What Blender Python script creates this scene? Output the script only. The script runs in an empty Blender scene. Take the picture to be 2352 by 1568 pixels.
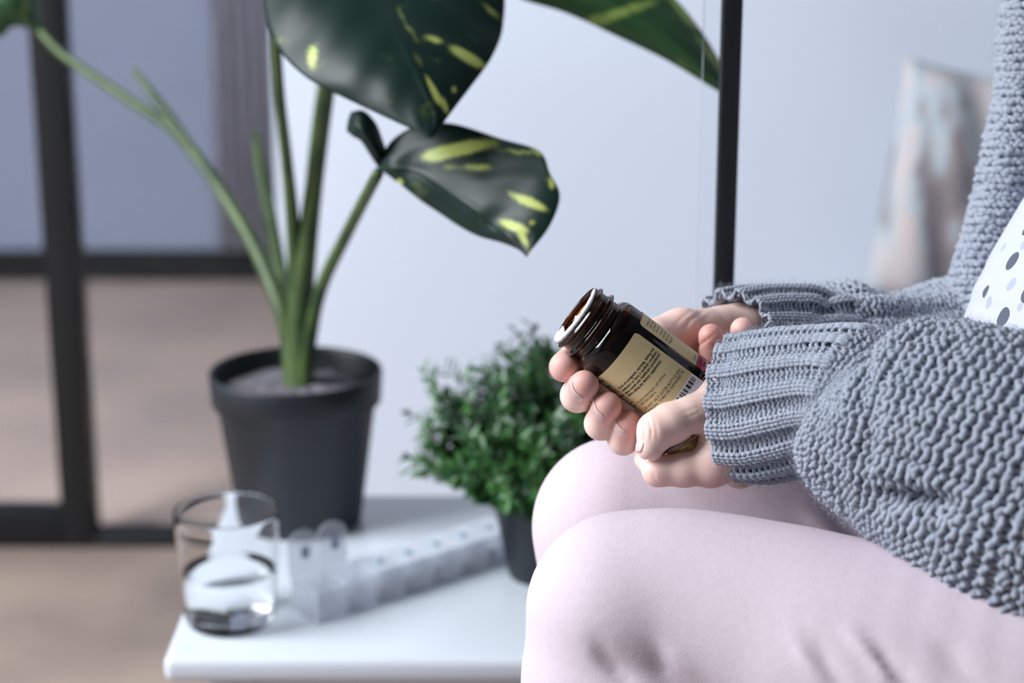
import bpy, math, random
import numpy as np
from mathutils import Vector, Matrix

random.seed(7)
rng = np.random.default_rng(11)
scene = bpy.context.scene
COL = scene.collection

# ------------------------------------------------------------------ camera
FPX = 4443.0                      # focal length in pixels of the 2352 x 1568 frame
CX, CY = 1176.0, 784.0
TH = math.radians(15.8)           # camera looks down by this angle
CAMZ = 0.88
CT, ST = math.cos(TH), math.sin(TH)

cam_data = bpy.data.cameras.new('camera')
cam_data.sensor_width = 36.0
cam_data.lens = FPX * 36.0 / 2352.0
cam_data.clip_start = 0.02
cam_data.dof.use_dof = True
cam_data.dof.focus_distance = 0.985
cam_data.dof.aperture_fstop = 5.0
cam = bpy.data.objects.new('camera', cam_data)
cam.location = (0, 0, CAMZ)
cam.rotation_euler = (math.pi / 2 - TH, 0, 0)
COL.objects.link(cam)
scene.camera = cam

# ------------------------------------------------------------------ light
vs = scene.view_settings
vs.view_transform = 'Standard'
vs.look = 'None'
vs.gamma = 1.0
vs.use_curve_mapping = False
vs.exposure = 0.12

world = bpy.data.worlds.new('World')
scene.world = world
world.use_nodes = True
wb = world.node_tree.nodes['Background']
wb.inputs['Color'].default_value = (0.76, 0.87, 1.0, 1)
wb.inputs['Strength'].default_value = 0.62


def area_light(name, loc, target, sx, sy, power, color):
    d = bpy.data.lights.new(name, 'AREA')
    d.shape = 'RECTANGLE'
    d.size, d.size_y = sx, sy
    d.energy = power
    d.color = color
    o = bpy.data.objects.new(name, d)
    o.location = loc
    o.rotation_euler = (Vector(target) - Vector(loc)).to_track_quat('-Z', 'Y').to_euler()
    COL.objects.link(o)
    return o


# daylight through the tall window on the open side of the room
area_light('window_daylight', (-1.75, 0.80, 1.75), (0.25, 1.12, 0.5), 1.2, 1.6, 98, (0.925, 0.96, 1.0))


# ------------------------------------------------------------------ helpers
def P(px, py, z):
    """pixel of the photograph + distance along the optical axis (m) -> world point"""
    kx = (px - CX) / FPX
    ky = (py - CY) / FPX
    return np.array([kx * z, z * CT - ky * z * ST, CAMZ - z * ST - ky * z * CT])


def PM(px, py, mm):
    return P(px, py, 1.0 + mm / 1000.0)


def proj(p):
    p = np.asarray(p, dtype=float)
    x, y, zz = p[..., 0], p[..., 1], p[..., 2] - CAMZ
    dep = y * CT - zz * ST
    up = y * ST + zz * CT
    return CX + x / dep * FPX, CY - up / dep * FPX, dep


def on_plane(px, py, height):
    """point of the horizontal plane z = height seen at that pixel"""
    ky = (py - CY) / FPX
    z = (CAMZ - height) / (ST + ky * CT)
    return P(px, py, z)


def on_wall(px, py, ywall):
    ky = (py - CY) / FPX
    return P(px, py, ywall / (CT - ky * ST))


def obj(name, verts, faces, mat, parent=None, smooth=True, uv=None):
    me = bpy.data.meshes.new(name)
    verts = np.asarray(verts, dtype=np.float64)
    me.from_pydata(verts.tolist(), [], [tuple(int(i) for i in f) for f in faces])
    if smooth:
        me.polygons.foreach_set('use_smooth', [True] * len(me.polygons))
    me.update()
    if mat:
        me.materials.append(mat)
    o = bpy.data.objects.new(name, me)
    COL.objects.link(o)
    if parent:
        o.parent = parent
    return o


def big_obj(name, verts, faces, mat, parent=None):
    """fast path for uniform face arrays"""
    me = bpy.data.meshes.new(name)
    verts = np.ascontiguousarray(verts, dtype=np.float32)
    faces = np.ascontiguousarray(faces, dtype=np.int32)
    n, k = faces.shape
    me.vertices.add(len(verts))
    me.vertices.foreach_set('co', verts.ravel())
    me.loops.add(n * k)
    me.loops.foreach_set('vertex_index', faces.ravel())
    me.polygons.add(n)
    me.polygons.foreach_set('loop_start', np.arange(0, n * k, k, dtype=np.int32))
    me.polygons.foreach_set('use_smooth', np.ones(n, dtype=bool))
    me.update(calc_edges=True)
    me.validate()
    if mat:
        me.materials.append(mat)
    o = bpy.data.objects.new(name, me)
    COL.objects.link(o)
    if parent:
        o.parent = parent
    return o


def attr(o, name, values):
    a = o.data.attributes.new(name, 'FLOAT', 'POINT')
    a.data.foreach_set('value', np.asarray(values, dtype=np.float32))


def tag(o, label=None, cat=None, group=None, kind=None):
    if label:
        o['label'] = label
    if cat:
        o['category'] = cat
    if group:
        o['group'] = group
    if kind:
        o['kind'] = kind
    return o


def empty(name, loc):
    o = bpy.data.objects.new(name, None)
    o.empty_display_size = 0.05
    o.location = tuple(loc)
    COL.objects.link(o)
    o['_base'] = 1
    del o['_base']
    return o


def adopt(child, parent):
    """parent while keeping world coordinates (parents are only translated)"""
    child.parent = parent
    child.matrix_parent_inverse = Matrix.Translation(-Vector(parent.location))
    return child


def box_vf(x0, x1, y0, y1, z0, z1, bev=0.0):
    v = [(x0, y0, z0), (x1, y0, z0), (x1, y1, z0), (x0, y1, z0), (x0, y0, z1), (x1, y0, z1), (x1, y1, z1), (x0, y1, z1)]
    f = [(0, 3, 2, 1), (4, 5, 6, 7), (0, 1, 5, 4), (1, 2, 6, 5), (2, 3, 7, 6), (3, 0, 4, 7)]
    return v, f


def box(name, x0, x1, y0, y1, z0, z1, mat, parent=None, bevel=0.0, seg=3):
    v, f = box_vf(x0, x1, y0, y1, z0, z1)
    o = obj(name, v, f, mat, None, smooth=False)
    if bevel > 0:
        m = o.modifiers.new('bevel', 'BEVEL')
        m.width = bevel
        m.segments = seg
        m.limit_method = 'ANGLE'
        o.data.polygons.foreach_set('use_smooth', [True] * len(o.data.polygons))
    if parent:
        adopt(o, parent)
    return o


def lathe_vf(profile, n=64, center=(0, 0, 0), ax=(0, 0, 1), ux=None, closed=False):
    """profile: list of (r, h); revolve about ax through center"""
    ax = np.array(ax, float)
    ax /= np.linalg.norm(ax)
    if ux is None:
        ux = np.array([1, 0, 0.0]) if abs(ax[0]) < 0.9 else np.array([0, 1, 0.0])
    ux = np.array(ux, float)
    ux = ux - ax * ux.dot(ax)
    ux /= np.linalg.norm(ux)
    uy = np.cross(ax, ux)
    c = np.array(center, float)
    v, f = [], []
    m = len(profile)
    for (r, h) in profile:
        for i in range(n):
            a = 2 * math.pi * i / n
            v.append(c + ax * h + r * (math.cos(a) * ux + math.sin(a) * uy))
    mm = m if closed else m - 1
    for j in range(mm):
        k = (j + 1) % m
        for i in range(n):
            i2 = (i + 1) % n
            f.append((j * n + i, j * n + i2, k * n + i2, k * n + i))
    return v, f


def catmull(pts, n):
    pts = np.asarray(pts, dtype=float)
    m = len(pts)
    ext = np.vstack([2 * pts[0] - pts[1], pts, 2 * pts[-1] - pts[-2]])
    t = np.linspace(0, m - 1, n)
    i = np.minimum(t.astype(int), m - 2)
    f = (t - i)[:, None]
    p0, p1, p2, p3 = ext[i], ext[i + 1], ext[i + 2], ext[i + 3]
    return 0.5 * ((2 * p1) + (-p0 + p2) * f + (2 * p0 - 5 * p1 + 4 * p2 - p3) * f ** 2 + (-p0 + 3 * p1 - 3 * p2 + p3) * f ** 3)


def tube_vf(path, radii, sides=10, cap=True):
    path = np.asarray(path, float)
    n = len(path)
    radii = np.broadcast_to(np.asarray(radii, float), (n,))
    tang = np.gradient(path, axis=0)
    tang /= np.linalg.norm(tang, axis=1)[:, None]
    u = np.cross(tang[0], [0.31, 0.87, 0.4])
    u /= np.linalg.norm(u)
    v, f = [], []
    for i in range(n):
        u = u - tang[i] * u.dot(tang[i])
        u /= np.linalg.norm(u)
        w = np.cross(tang[i], u)
        for k in range(sides):
            a = 2 * math.pi * k / sides
            v.append(path[i] + radii[i] * (math.cos(a) * u + math.sin(a) * w))
    for i in range(n - 1):
        for k in range(sides):
            k2 = (k + 1) % sides
            f.append((i * sides + k, i * sides + k2, (i + 1) * sides + k2, (i + 1) * sides + k))
    if cap:
        f.append(tuple(range(sides - 1, -1, -1)))
        f.append(tuple((n - 1) * sides + k for k in range(sides)))
    return v, f


def merge(parts):
    v, f = [], []
    for (pv, pf) in parts:
        o = len(v)
        v += [tuple(p) for p in pv]
        f += [tuple(i + o for i in q) for q in pf]
    return v, f


# ------------------------------------------------------------------ materials
class Mat:
    def __init__(self, name):
        self.m = bpy.data.materials.new(name)
        self.m.use_nodes = True
        self.nt = self.m.node_tree
        self.bsdf = self.nt.nodes['Principled BSDF']

    def node(self, t, **kw):
        n = self.nt.nodes.new(t)
        for k, v in kw.items():
            if k in n.inputs:
                n.inputs[k].default_value = v
            else:
                setattr(n, k, v)
        return n

    def link(self, a, b):
        self.nt.links.new(a, b)

    def set(self, **kw):
        for k, v in kw.items():
            self.bsdf.inputs[k.replace('_', ' ')].default_value = v
        return self


def rgb(r, g, b):
    def f(c):
        c /= 255.0
        return c / 12.92 if c <= 0.04045 else ((c + 0.055) / 1.055) ** 2.4
    return (f(r), f(g), f(b), 1.0)


def simple(name, col, rough=0.5, noise=0.0, scale=20.0, bump=0.0, bscale=200.0, col2=None, **kw):
    M = Mat(name)
    M.set(Base_Color=col, Roughness=rough)
    M.set(**kw)
    tc = M.node('ShaderNodeTexCoord')
    if noise > 0 or col2:
        n = M.node('ShaderNodeTexNoise', Scale=scale, Detail=5.0)
        M.link(tc.outputs['Object'], n.inputs['Vector'])
        mx = M.node('ShaderNodeMix', data_type='RGBA')
        c2 = col2 if col2 else tuple(c * (1 - noise) for c in col[:3]) + (1,)
        mx.inputs['A'].default_value = col
        mx.inputs['B'].default_value = c2
        rp = M.node('ShaderNodeMapRange')
        rp.inputs['From Min'].default_value = 0.35
        rp.inputs['From Max'].default_value = 0.65
        M.link(n.outputs['Fac'], rp.inputs['Value'])
        M.link(rp.outputs['Result'], mx.inputs['Factor'])
        M.link(mx.outputs['Result'], M.bsdf.inputs['Base Color'])
    if bump > 0:
        n2 = M.node('ShaderNodeTexNoise', Scale=bscale, Detail=4.0)
        M.link(tc.outputs['Object'], n2.inputs['Vector'])
        b = M.node('ShaderNodeBump', Strength=bump, Distance=0.001)
        M.link(n2.outputs['Fac'], b.inputs['Height'])
        M.link(b.outputs['Normal'], M.bsdf.inputs['Normal'])
    return M.m


def knit_material():
    M = Mat('grey_wool')
    M.set(Roughness=0.95)
    M.bsdf.inputs['Sheen Weight'].default_value = 0.25
    M.bsdf.inputs['Sheen Roughness'].default_value = 0.6
    M.bsdf.inputs['Specular IOR Level'].default_value = 0.1
    tc = M.node('ShaderNodeTexCoord')
    n = M.node('ShaderNodeTexNoise', Scale=700.0, Detail=3.0)
    M.link(tc.outputs['Object'], n.inputs['Vector'])
    mx = M.node('ShaderNodeMix', data_type='RGBA')
    mx.inputs['A'].default_value = rgb(126, 134, 149)
    mx.inputs['B'].default_value = rgb(184, 190, 204)
    M.link(n.outputs['Fac'], mx.inputs['Factor'])
    M.link(mx.outputs['Result'], M.bsdf.inputs['Base Color'])
    n2 = M.node('ShaderNodeTexNoise', Scale=1500.0, Detail=3.0)
    M.link(tc.outputs['Object'], n2.inputs['Vector'])
    b = M.node('ShaderNodeBump', Strength=1.0, Distance=0.0007)
    M.link(n2.outputs['Fac'], b.inputs['Height'])
    M.link(b.outputs['Normal'], M.bsdf.inputs['Normal'])
    return M.m


def skin_material():
    M = Mat('skin')
    M.set(Roughness=0.48)
    M.bsdf.inputs['Specular IOR Level'].default_value = 0.35
    M.bsdf.inputs['Subsurface Weight'].default_value = 0.35
    M.bsdf.inputs['Subsurface Radius'].default_value = (1.0, 0.35, 0.2)
    M.bsdf.inputs['Subsurface Scale'].default_value = 0.004
    a = M.node('ShaderNodeAttribute', attribute_name='flush')
    tc = M.node('ShaderNodeTexCoord')
    n = M.node('ShaderNodeTexNoise', Scale=90.0, Detail=4.0)
    M.link(tc.outputs['Object'], n.inputs['Vector'])
    mx = M.node('ShaderNodeMix', data_type='RGBA')
    mx.inputs['A'].default_value = rgb(232, 203, 193)
    mx.inputs['B'].default_value = rgb(203, 134, 126)
    M.link(a.outputs['Fac'], mx.inputs['Factor'])
    mx2 = M.node('ShaderNodeMix', data_type='RGBA', blend_type='MULTIPLY')
    mx2.inputs['Factor'].default_value = 0.25
    M.link(mx.outputs['Result'], mx2.inputs['A'])
    cr = M.node('ShaderNodeValToRGB')
    cr.color_ramp.elements[0].position = 0.3
    cr.color_ramp.elements[0].color = (0.85, 0.62, 0.6, 1)
    cr.color_ramp.elements[1].position = 0.65
    cr.color_ramp.elements[1].color = (1, 1, 1, 1)
    M.link(n.outputs['Fac'], cr.inputs['Fac'])
    M.link(cr.outputs['Color'], mx2.inputs['B'])
    M.link(mx2.outputs['Result'], M.bsdf.inputs['Base Color'])
    v = M.node('ShaderNodeTexVoronoi', Scale=2200.0)
    M.link(tc.outputs['Object'], v.inputs['Vector'])
    b = M.node('ShaderNodeBump', Strength=0.10, Distance=0.0003)
    M.link(v.outputs['Distance'], b.inputs['Height'])
    M.link(b.outputs['Normal'], M.bsdf.inputs['Normal'])
    return M.m


def glass_material(name, col=(1, 1, 1, 1), rough=0.0, ior=1.5):
    M = Mat(name)
    M.set(Base_Color=col, Roughness=rough, IOR=ior)
    M.bsdf.inputs['Transmission Weight'].default_value = 1.0
    return M.m


def leaf_material(name, dark, bright):
    M = Mat(name)
    M.set(Roughness=0.40)
    M.bsdf.inputs['Specular IOR Level'].default_value = 0.25
    a = M.node('ShaderNodeAttribute', attribute_name='streak')
    tc = M.node('ShaderNodeTexCoord')
    n = M.node('ShaderNodeTexNoise', Scale=60.0, Detail=4.0)
    M.link(tc.outputs['Object'], n.inputs['Vector'])
    ad = M.node('ShaderNodeMath', operation='MULTIPLY_ADD')
    M.link(n.outputs['Fac'], ad.inputs[0])
    ad.inputs[1].default_value = 1.2
    ad.inputs[2].default_value = -0.60
    s = M.node('ShaderNodeMath', operation='ADD')
    M.link(a.outputs['Fac'], s.inputs[0])
    M.link(ad.outputs[0], s.inputs[1])
    mr = M.node('ShaderNodeMapRange', interpolation_type='SMOOTHSTEP')
    mr.inputs['From Min'].default_value = 0.12
    mr.inputs['From Max'].default_value = 0.85
    M.link(s.outputs[0], mr.inputs['Value'])
    mx = M.node('ShaderNodeMix', data_type='RGBA')
    mx.inputs['A'].default_value = dark
    mx.inputs['B'].default_value = bright
    M.link(mr.outputs['Result'], mx.inputs['Factor'])
    M.link(mx.outputs['Result'], M.bsdf.inputs['Base Color'])
    return M.m


def polka_material(dark, pale):
    """white cotton with a printed pattern of round dots, each at its place on the cloth"""
    M = Mat('polka_dot_cotton')
    M.set(Roughness=0.8)
    g = M.node('ShaderNodeNewGeometry')

    def field(points):
        last = None
        for (p, r) in points:
            d = M.node('ShaderNodeVectorMath', operation='DISTANCE')
            M.link(g.outputs['Position'], d.inputs[0])
            d.inputs[1].default_value = tuple(p)
            k = M.node('ShaderNodeMath', operation='DIVIDE')
            M.link(d.outputs['Value'], k.inputs[0])
            k.inputs[1].default_value = r
            if last is None:
                last = k
            else:
                mn = M.node('ShaderNodeMath', operation='MINIMUM')
                M.link(last.outputs[0], mn.inputs[0])
                M.link(k.outputs[0], mn.inputs[1])
                last = mn
        lt = M.node('ShaderNodeMath', operation='LESS_THAN')
        M.link(last.outputs[0], lt.inputs[0])
        lt.inputs[1].default_value = 1.0
        return lt
    m1 = M.node('ShaderNodeMix', data_type='RGBA')
    m1.inputs['A'].default_value = rgb(184, 187, 201)
    m1.inputs['B'].default_value = rgb(160, 165, 186)
    M.link(field(pale).outputs[0], m1.inputs['Factor'])
    m2 = M.node('ShaderNodeMix', data_type='RGBA')
    m2.inputs['B'].default_value = rgb(78, 84, 98)
    M.link(m1.outputs['Result'], m2.inputs['A'])
    M.link(field(dark).outputs[0], m2.inputs['Factor'])
    M.link(m2.outputs['Result'], M.bsdf.inputs['Base Color'])
    return M.m


def frosted():
    M = Mat('milky_clear_plastic')
    M.set(Base_Color=rgb(236, 240, 246), Roughness=0.3)
    tr_ = M.node('ShaderNodeBsdfTransparent')
    tr_.inputs['Color'].default_value = (0.97, 0.98, 1, 1)
    mx = M.node('ShaderNodeMixShader')
    mx.inputs['Fac'].default_value = 0.30
    M.link(tr_.outputs[0], mx.inputs[1])
    M.link(M.bsdf.outputs[0], mx.inputs[2])
    M.link(mx.outputs[0], M.nt.nodes['Material Output'].inputs['Surface'])
    return M.m


MAT = {}
MAT['wool'] = knit_material()
MAT['wool_gap_shade'] = simple('dark_wool_gap', rgb(104, 111, 124), 1.0, bump=0.5, bscale=900)  # darker than the yarn: shade between the stitches put into the colour
MAT['skin'] = skin_material()
MAT['nail'] = simple('finger_nail', rgb(206, 168, 164), 0.3, col2=rgb(214, 182, 178), scale=300)
MAT['pants'] = simple('pale_pink_jersey', rgb(202, 187, 197), 0.9, noise=0.05, scale=300, bump=0.25, bscale=1400)
MAT['amber'] = glass_material('amber_glass', (0.068, 0.020, 0.0032, 1), 0.012, 1.5)
MAT['clear_glass'] = glass_material('clear_glass', (0.985, 0.99, 0.995, 1), 0.0, 1.22)
MAT['water'] = glass_material('water', (0.99, 0.995, 1.0, 1), 0.0, 1.13)
MAT['plastic'] = frosted()
MAT['pane'] = glass_material('window_glass', (0.96, 0.98, 0.98, 1), 0.0, 1.02)
MAT['label'] = simple('beige_label_paper', rgb(204, 184, 138), 0.55, noise=0.06, scale=120)
MAT['label_white'] = simple('white_label_paper', rgb(222, 214, 222), 0.55)
MAT['label_red'] = simple('crimson_label_paper', rgb(165, 34, 62), 0.5)
MAT['ink'] = simple('black_ink', rgb(28, 26, 28), 0.6)
MAT['rim_paper'] = simple('torn_seal_paper', rgb(236, 236, 242), 0.7)
MAT['gold'] = simple('gold_lacquered_metal', rgb(172, 142, 92), 0.28, Metallic=1.0)
MAT['liner'] = simple('cap_liner', rgb(205, 212, 226), 0.6)
MAT['leaf'] = leaf_material('variegated_leaf', rgb(14, 36, 30), rgb(170, 182, 98))
MAT['green_leaf'] = leaf_material('green_leaf', rgb(40, 74, 42), rgb(140, 164, 84))  # bright tone also paints light coming through the backlit leaf
MAT['stem'] = simple('green_stem', rgb(74, 94, 48), 0.5, col2=rgb(40, 64, 34), scale=25)
MAT['pot'] = simple('black_plastic_pot', rgb(24, 31, 39), 0.5, noise=0.15, scale=40)
MAT['soil'] = simple('grey_fibre_soil', rgb(120, 116, 124), 0.95, noise=0.5, scale=90, bump=0.6, bscale=300)
MAT['bush'] = simple('bush_leaf', rgb(68, 116, 58), 0.34, col2=rgb(26, 64, 36), scale=40)
MAT['table'] = simple('white_lacquered_wood', rgb(208, 215, 224), 0.28, noise=0.02, scale=8)
MAT['wall'] = simple('white_wall_paint', rgb(224, 232, 246), 0.9, noise=0.01, scale=3, bump=0.05, bscale=300)
MAT['unseen_shell'] = simple('dark_unseen_shell', rgb(96, 98, 104), 0.9, noise=0.1, scale=3)  # invented dark tone for unseen surfaces, keeps bounced fill low
MAT['far_wall'] = simple('lavender_grey_paint', rgb(164, 170, 194), 0.9, noise=0.05, scale=2)
MAT['curtain'] = simple('mauve_curtain', rgb(186, 186, 202), 0.9, noise=0.06, scale=4)
MAT['black'] = simple('black_powder_coat', rgb(12, 17, 21), 0.45, noise=0.1, scale=20)
MAT['floor'] = simple('grey_brown_floor', rgb(170, 151, 138), 0.6, col2=rgb(138, 123, 116), scale=4)
MAT['floor_far'] = simple('sandy_floor', rgb(222, 196, 182), 0.6, col2=rgb(196, 174, 166), scale=3)
MAT['sofa'] = simple('pale_grey_upholstery', rgb(206, 210, 220), 0.95, bump=0.2, bscale=500)
MAT['pill'] = simple('cream_tablet', rgb(226, 214, 200), 0.5)
MAT['ink_blue'] = simple('blue_print', rgb(160, 182, 200), 0.6)


def cushion_material():
    M = Mat('abstract_print_cotton')
    M.set(Roughness=0.95)
    tc = M.node('ShaderNodeTexCoord')
    mp = M.node('ShaderNodeMapping')
    mp.inputs['Rotation'].default_value = (0, 0.6, 0)
    mp.inputs['Scale'].default_value = (9, 9, 3.4)
    M.link(tc.outputs['Object'], mp.inputs['Vector'])
    n = M.node('ShaderNodeTexNoise', Scale=1.7, Detail=3.0)
    M.link(mp.outputs[0], n.inputs['Vector'])
    cr = M.node('ShaderNodeValToRGB')
    e = cr.color_ramp.elements
    e[0].position, e[0].color = 0.33, rgb(104, 104, 112)
    e[1].position, e[1].color = 0.72, rgb(196, 206, 214)
    for pos, c in ((0.41, rgb(140, 128, 130)), (0.48, rgb(172, 184, 192)), (0.55, rgb(196, 182, 180)), (0.63, rgb(166, 192, 204))):
        k = e.new(pos)
        k.color = c
    M.link(n.outputs['Fac'], cr.inputs['Fac'])
    M.link(cr.outputs['Color'], M.bsdf.inputs['Base Color'])
    return M.m


MAT['cushion'] = cushion_material()

# ================================================================== THE SETTING
TABLE_Z = 0.30
YP = 2.21                                     # plane of the partition and the white wall
YF = 3.55                                     # far wall of the next room

box('floor', -2.6, 2.6, -1.2, YP + 0.03, -0.05, 0.0, MAT['floor'])['kind'] = 'structure'
box('floor_next_room', -2.6, 2.6, YP + 0.03, YF + 0.1, -0.05, 0.0, MAT['floor_far'])['kind'] = 'structure'
wx = on_wall(628, 300, YP)[0]
box('wall_back', wx, 2.6, YP, YP + 0.10, 0.0, 2.6, MAT['wall'])['kind'] = 'structure'
box('wall_next_room', -2.6, 2.6, YF, YF + 0.1, 0.0, 2.6, MAT['far_wall'])['kind'] = 'structure'
box('baseboard_next_room', -2.6, 2.6, YF - 0.02, YF, 0.0, 0.055, MAT['black'])['kind'] = 'structure'

box('ceiling', -2.6, 2.2, -1.3, YF + 0.1, 2.6, 2.7, MAT['unseen_shell'])['kind'] = 'structure'  # unseen, added to block sky light from above
box('wall_right', 2.1, 2.2, -1.3, YF + 0.1, 0.0, 2.6, MAT['unseen_shell'])['kind'] = 'structure'  # unseen, added to block sky light from the right
box('wall_front', -2.6, 2.2, -1.3, -1.2, 0.0, 2.6, MAT['unseen_shell'])['kind'] = 'structure'  # unseen, added to block sky light from behind the camera
wv, wf = [], []
for yy in np.linspace(-1.2, YP, 5):
    a, b = box_vf(-2.6, -2.54, yy - 0.03, yy + 0.03, 0.0, 2.6)
    wf += [tuple(i + len(wv) for i in q) for q in b]
    wv += a
for hh in (0.0, 2.5):
    a, b = box_vf(-2.6, -2.54, -1.2, YP, hh, hh + 0.1)
    wf += [tuple(i + len(wv) for i in q) for q in b]
    wv += a
obj('window_1', wv, wf, MAT['wall'], smooth=False)['kind'] = 'structure'

# curtain of the next room, beside the white wall
cx0, cx1 = on_wall(498, 300, YF - 0.06)[0], on_wall(720, 300, YF - 0.06)[0]
cv, cf = [], []
nc = 40
for i in range(nc + 1):
    x = cx0 + (cx1 - cx0) * i / nc
    y = YF - 0.07 + 0.012 * math.sin(i * 1.15)
    cv += [(x, y, 0.07), (x, y, 2.5)]
for i in range(nc):
    cf.append((2 * i, 2 * i + 2, 2 * i + 3, 2 * i + 1))
cur = obj('curtain', cv, cf, MAT['curtain'])
sm = cur.modifiers.new('thick', 'SOLIDIFY')
sm.thickness = 0.003
tag(cur, 'mauve grey curtain hanging behind the glass partition', 'curtain')

# black metal glazed partition on the open side
part = empty('glazed_partition', (-0.9, YP, 0))
tag(part, 'black metal framed glass partition beside the white wall', 'partition')
pxL0, pxL1 = on_wall(152, 1235, YP)[0], on_wall(226, 1235, YP)[0]
box('post', pxL0, pxL1, YP - 0.02, YP + 0.02, 0, 2.5, MAT['black'], part, 0.002)
box('bottom_rail', -2.2, pxL0, YP - 0.02, YP + 0.02, 0.0, 0.046, MAT['black'], part, 0.002)
box('threshold_rail', pxL1, wx, YP - 0.02, YP + 0.02, 0.0, 0.016, MAT['black'], part, 0.002)
box('glass_pane', -2.2, pxL0, YP - 0.003, YP + 0.003, 0.046, 2.5, MAT['pane'], part)
box('glass_pane', pxL1, wx, YP - 0.003, YP + 0.003, 0.016, 2.5, MAT['pane'], part)

# slim black upright behind the hands, with its narrow glass fin
zz = 1.20
b0 = P(1662, 640, zz)
post = empty('metal_upright', (b0[0], b0[1], 0))
tag(post, 'slim black metal upright with a narrow glass fin behind the hands', 'post')
hw = 0.0060
box('post', b0[0] - hw, b0[0] + hw, b0[1] - hw, b0[1] + hw, 0.008, 1.6, MAT['black'], post, 0.001)
box('base_plate', b0[0] - 0.04, b0[0] + 0.04, b0[1] - 0.04, b0[1] + 0.04, 0.0, 0.008, MAT['black'], post, 0.002)
fin = box('glass_fin', b0[0] - 0.0165, b0[0] - hw, b0[1] - 0.002, b0[1] + 0.002, 0.02, 1.55, MAT['clear_glass'], post)
fin['label'] = 'narrow clear glass strip'

# ================================================================== SEAT BEHIND / UNDER THE PERSON
seat_top = 0.305
sofa = empty('daybed', (0.85, 1.45, 0))
tag(sofa, 'pale upholstered daybed under the seated person', 'daybed')
box('mattress', 0.43, 1.5, 0.72, 2.16, 0.20, seat_top, MAT['sofa'], sofa, 0.03, 4)
box('base', 0.45, 1.48, 0.74, 2.14, 0.09, 0.20, MAT['table'], sofa, 0.005)
for (lx, ly) in ((0.50, 0.79), (1.43, 0.79), (0.50, 2.09), (1.43, 2.09)):
    box('leg', lx - 0.025, lx + 0.025, ly - 0.025, ly + 0.025, 0.0, 0.09, MAT['black'], sofa)

# cushion leaning on the wall
n1 = 28
pc = P(2232, 440, 2.12)
hw_, hh_ = 0.10, 0.135
cv, cf = [], []
for side in (1, -1):
    for i in range(n1 + 1):
        for j in range(n1 + 1):
            a, b = -1 + 2 * i / n1, -1 + 2 * j / n1
            th = 0.055 * (max(0, (1 - a ** 4) * (1 - b ** 4))) ** 0.5
            pinch = 1 - 0.07 * (1 - abs(a) ** 2) * abs(b) ** 3 - 0.0
            pinch2 = 1 - 0.07 * (1 - abs(b) ** 2) * abs(a) ** 3
            x = a * hw_ * pinch2
            z = b * hh_ * pinch
            y = -side * th + 0.006 * math.sin(9 * a + 4 * b) * (1 - a * a)
            cv.append((x, y, z))
m_ = (n1 + 1) ** 2
for s in (0, 1):
    for i in range(n1):
        for j in range(n1):
            q = [s * m_ + i * (n1 + 1) + j, s * m_ + (i + 1) * (n1 + 1) + j, s * m_ + (i + 1) * (n1 + 1) + j + 1, s * m_ + i * (n1 + 1) + j + 1]
            cf.append(q if s == 0 else q[::-1])
cv = np.array(cv)
ang = math.radians(8)
ca, sa = math.cos(ang), math.sin(ang)
R2 = np.array([[ca, 0, sa], [0, 1, 0], [-sa, 0, ca]])
cv = cv @ R2.T
cush_z = seat_top + 0.135
cush = obj('cushion', cv + np.array([pc[0], 2.09, 0]) * np.array([1, 1, 0]) + np.array([0, 0, pc[2]]), cf, MAT['cushion'])
tag(cush, 'blurred scatter cushion with brown and pale blue print by the wall', 'cushion')

# ================================================================== SIDE TABLE
tl = on_plane(372, 1512, TABLE_Z)
tb = on_plane(900, 1133, TABLE_Z)
tx0, tx1 = tl[0], tl[0] + 0.46
ty0, ty1 = tl[1], tb[1]
table = empty('side_table', ((tx0 + tx1) / 2, (ty0 + ty1) / 2, 0))
tag(table, 'low white lacquered side table carrying two potted plants and a glass', 'table')
TT = 0.020
box('tabletop', tx0, tx1, ty0, ty1, TABLE_Z - TT, TABLE_Z, MAT['table'], table, 0.007, 4)
ins = 0.026
lt_ = 0.035
for (lx, ly) in ((tx0 + ins, ty0 + ins), (tx1 - ins - lt_, ty0 + ins), (tx0 + ins, ty1 - ins - lt_), (tx1 - ins - lt_, ty1 - ins - lt_)):
    box('leg', lx, lx + lt_, ly, ly + lt_, 0, TABLE_Z - TT, MAT['table'], table, 0.003)
box('apron', tx0 + ins + lt_, tx1 - ins - lt_, ty0 + ins + 0.004, ty0 + ins + 0.022, TABLE_Z - TT - 0.06, TABLE_Z - TT, MAT['table'], table)
box('apron', tx0 + ins + lt_, tx1 - ins - lt_, ty1 - ins - 0.022, ty1 - ins - 0.004, TABLE_Z - TT - 0.06, TABLE_Z - TT, MAT['table'], table)
box('apron', tx0 + ins + 0.004, tx0 + ins + 0.022, ty0 + ins + lt_, ty1 - ins - lt_, TABLE_Z - TT - 0.06, TABLE_Z - TT, MAT['table'], table)
box('apron', tx1 - ins - 0.022, tx1 - ins - 0.004, ty0 + ins + lt_, ty1 - ins - lt_, TABLE_Z - TT - 0.06, TABLE_Z - TT, MAT['table'], table)


# ================================================================== BIG POTTED PLANT
def pot_profile(rb, rt, h, lip, lipw, wall=0.0025):
    rl = rt - lipw
    return [(0.0, 0.0), (rb * 0.96, 0.0), (rb, 0.003), (rb + (rl - rb) * 0.97, h - lip), (rl + 0.0005, h - lip + 0.001), (rt - 0.0015, h - lip + 0.004),
            (rt, h - 0.002), (rt - 0.001, h), (rt - wall, h), (rt - wall - 0.001, h - 0.004), (rl - wall, h - lip), (rb - wall, 0.006), (0.0, 0.006)]


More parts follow.
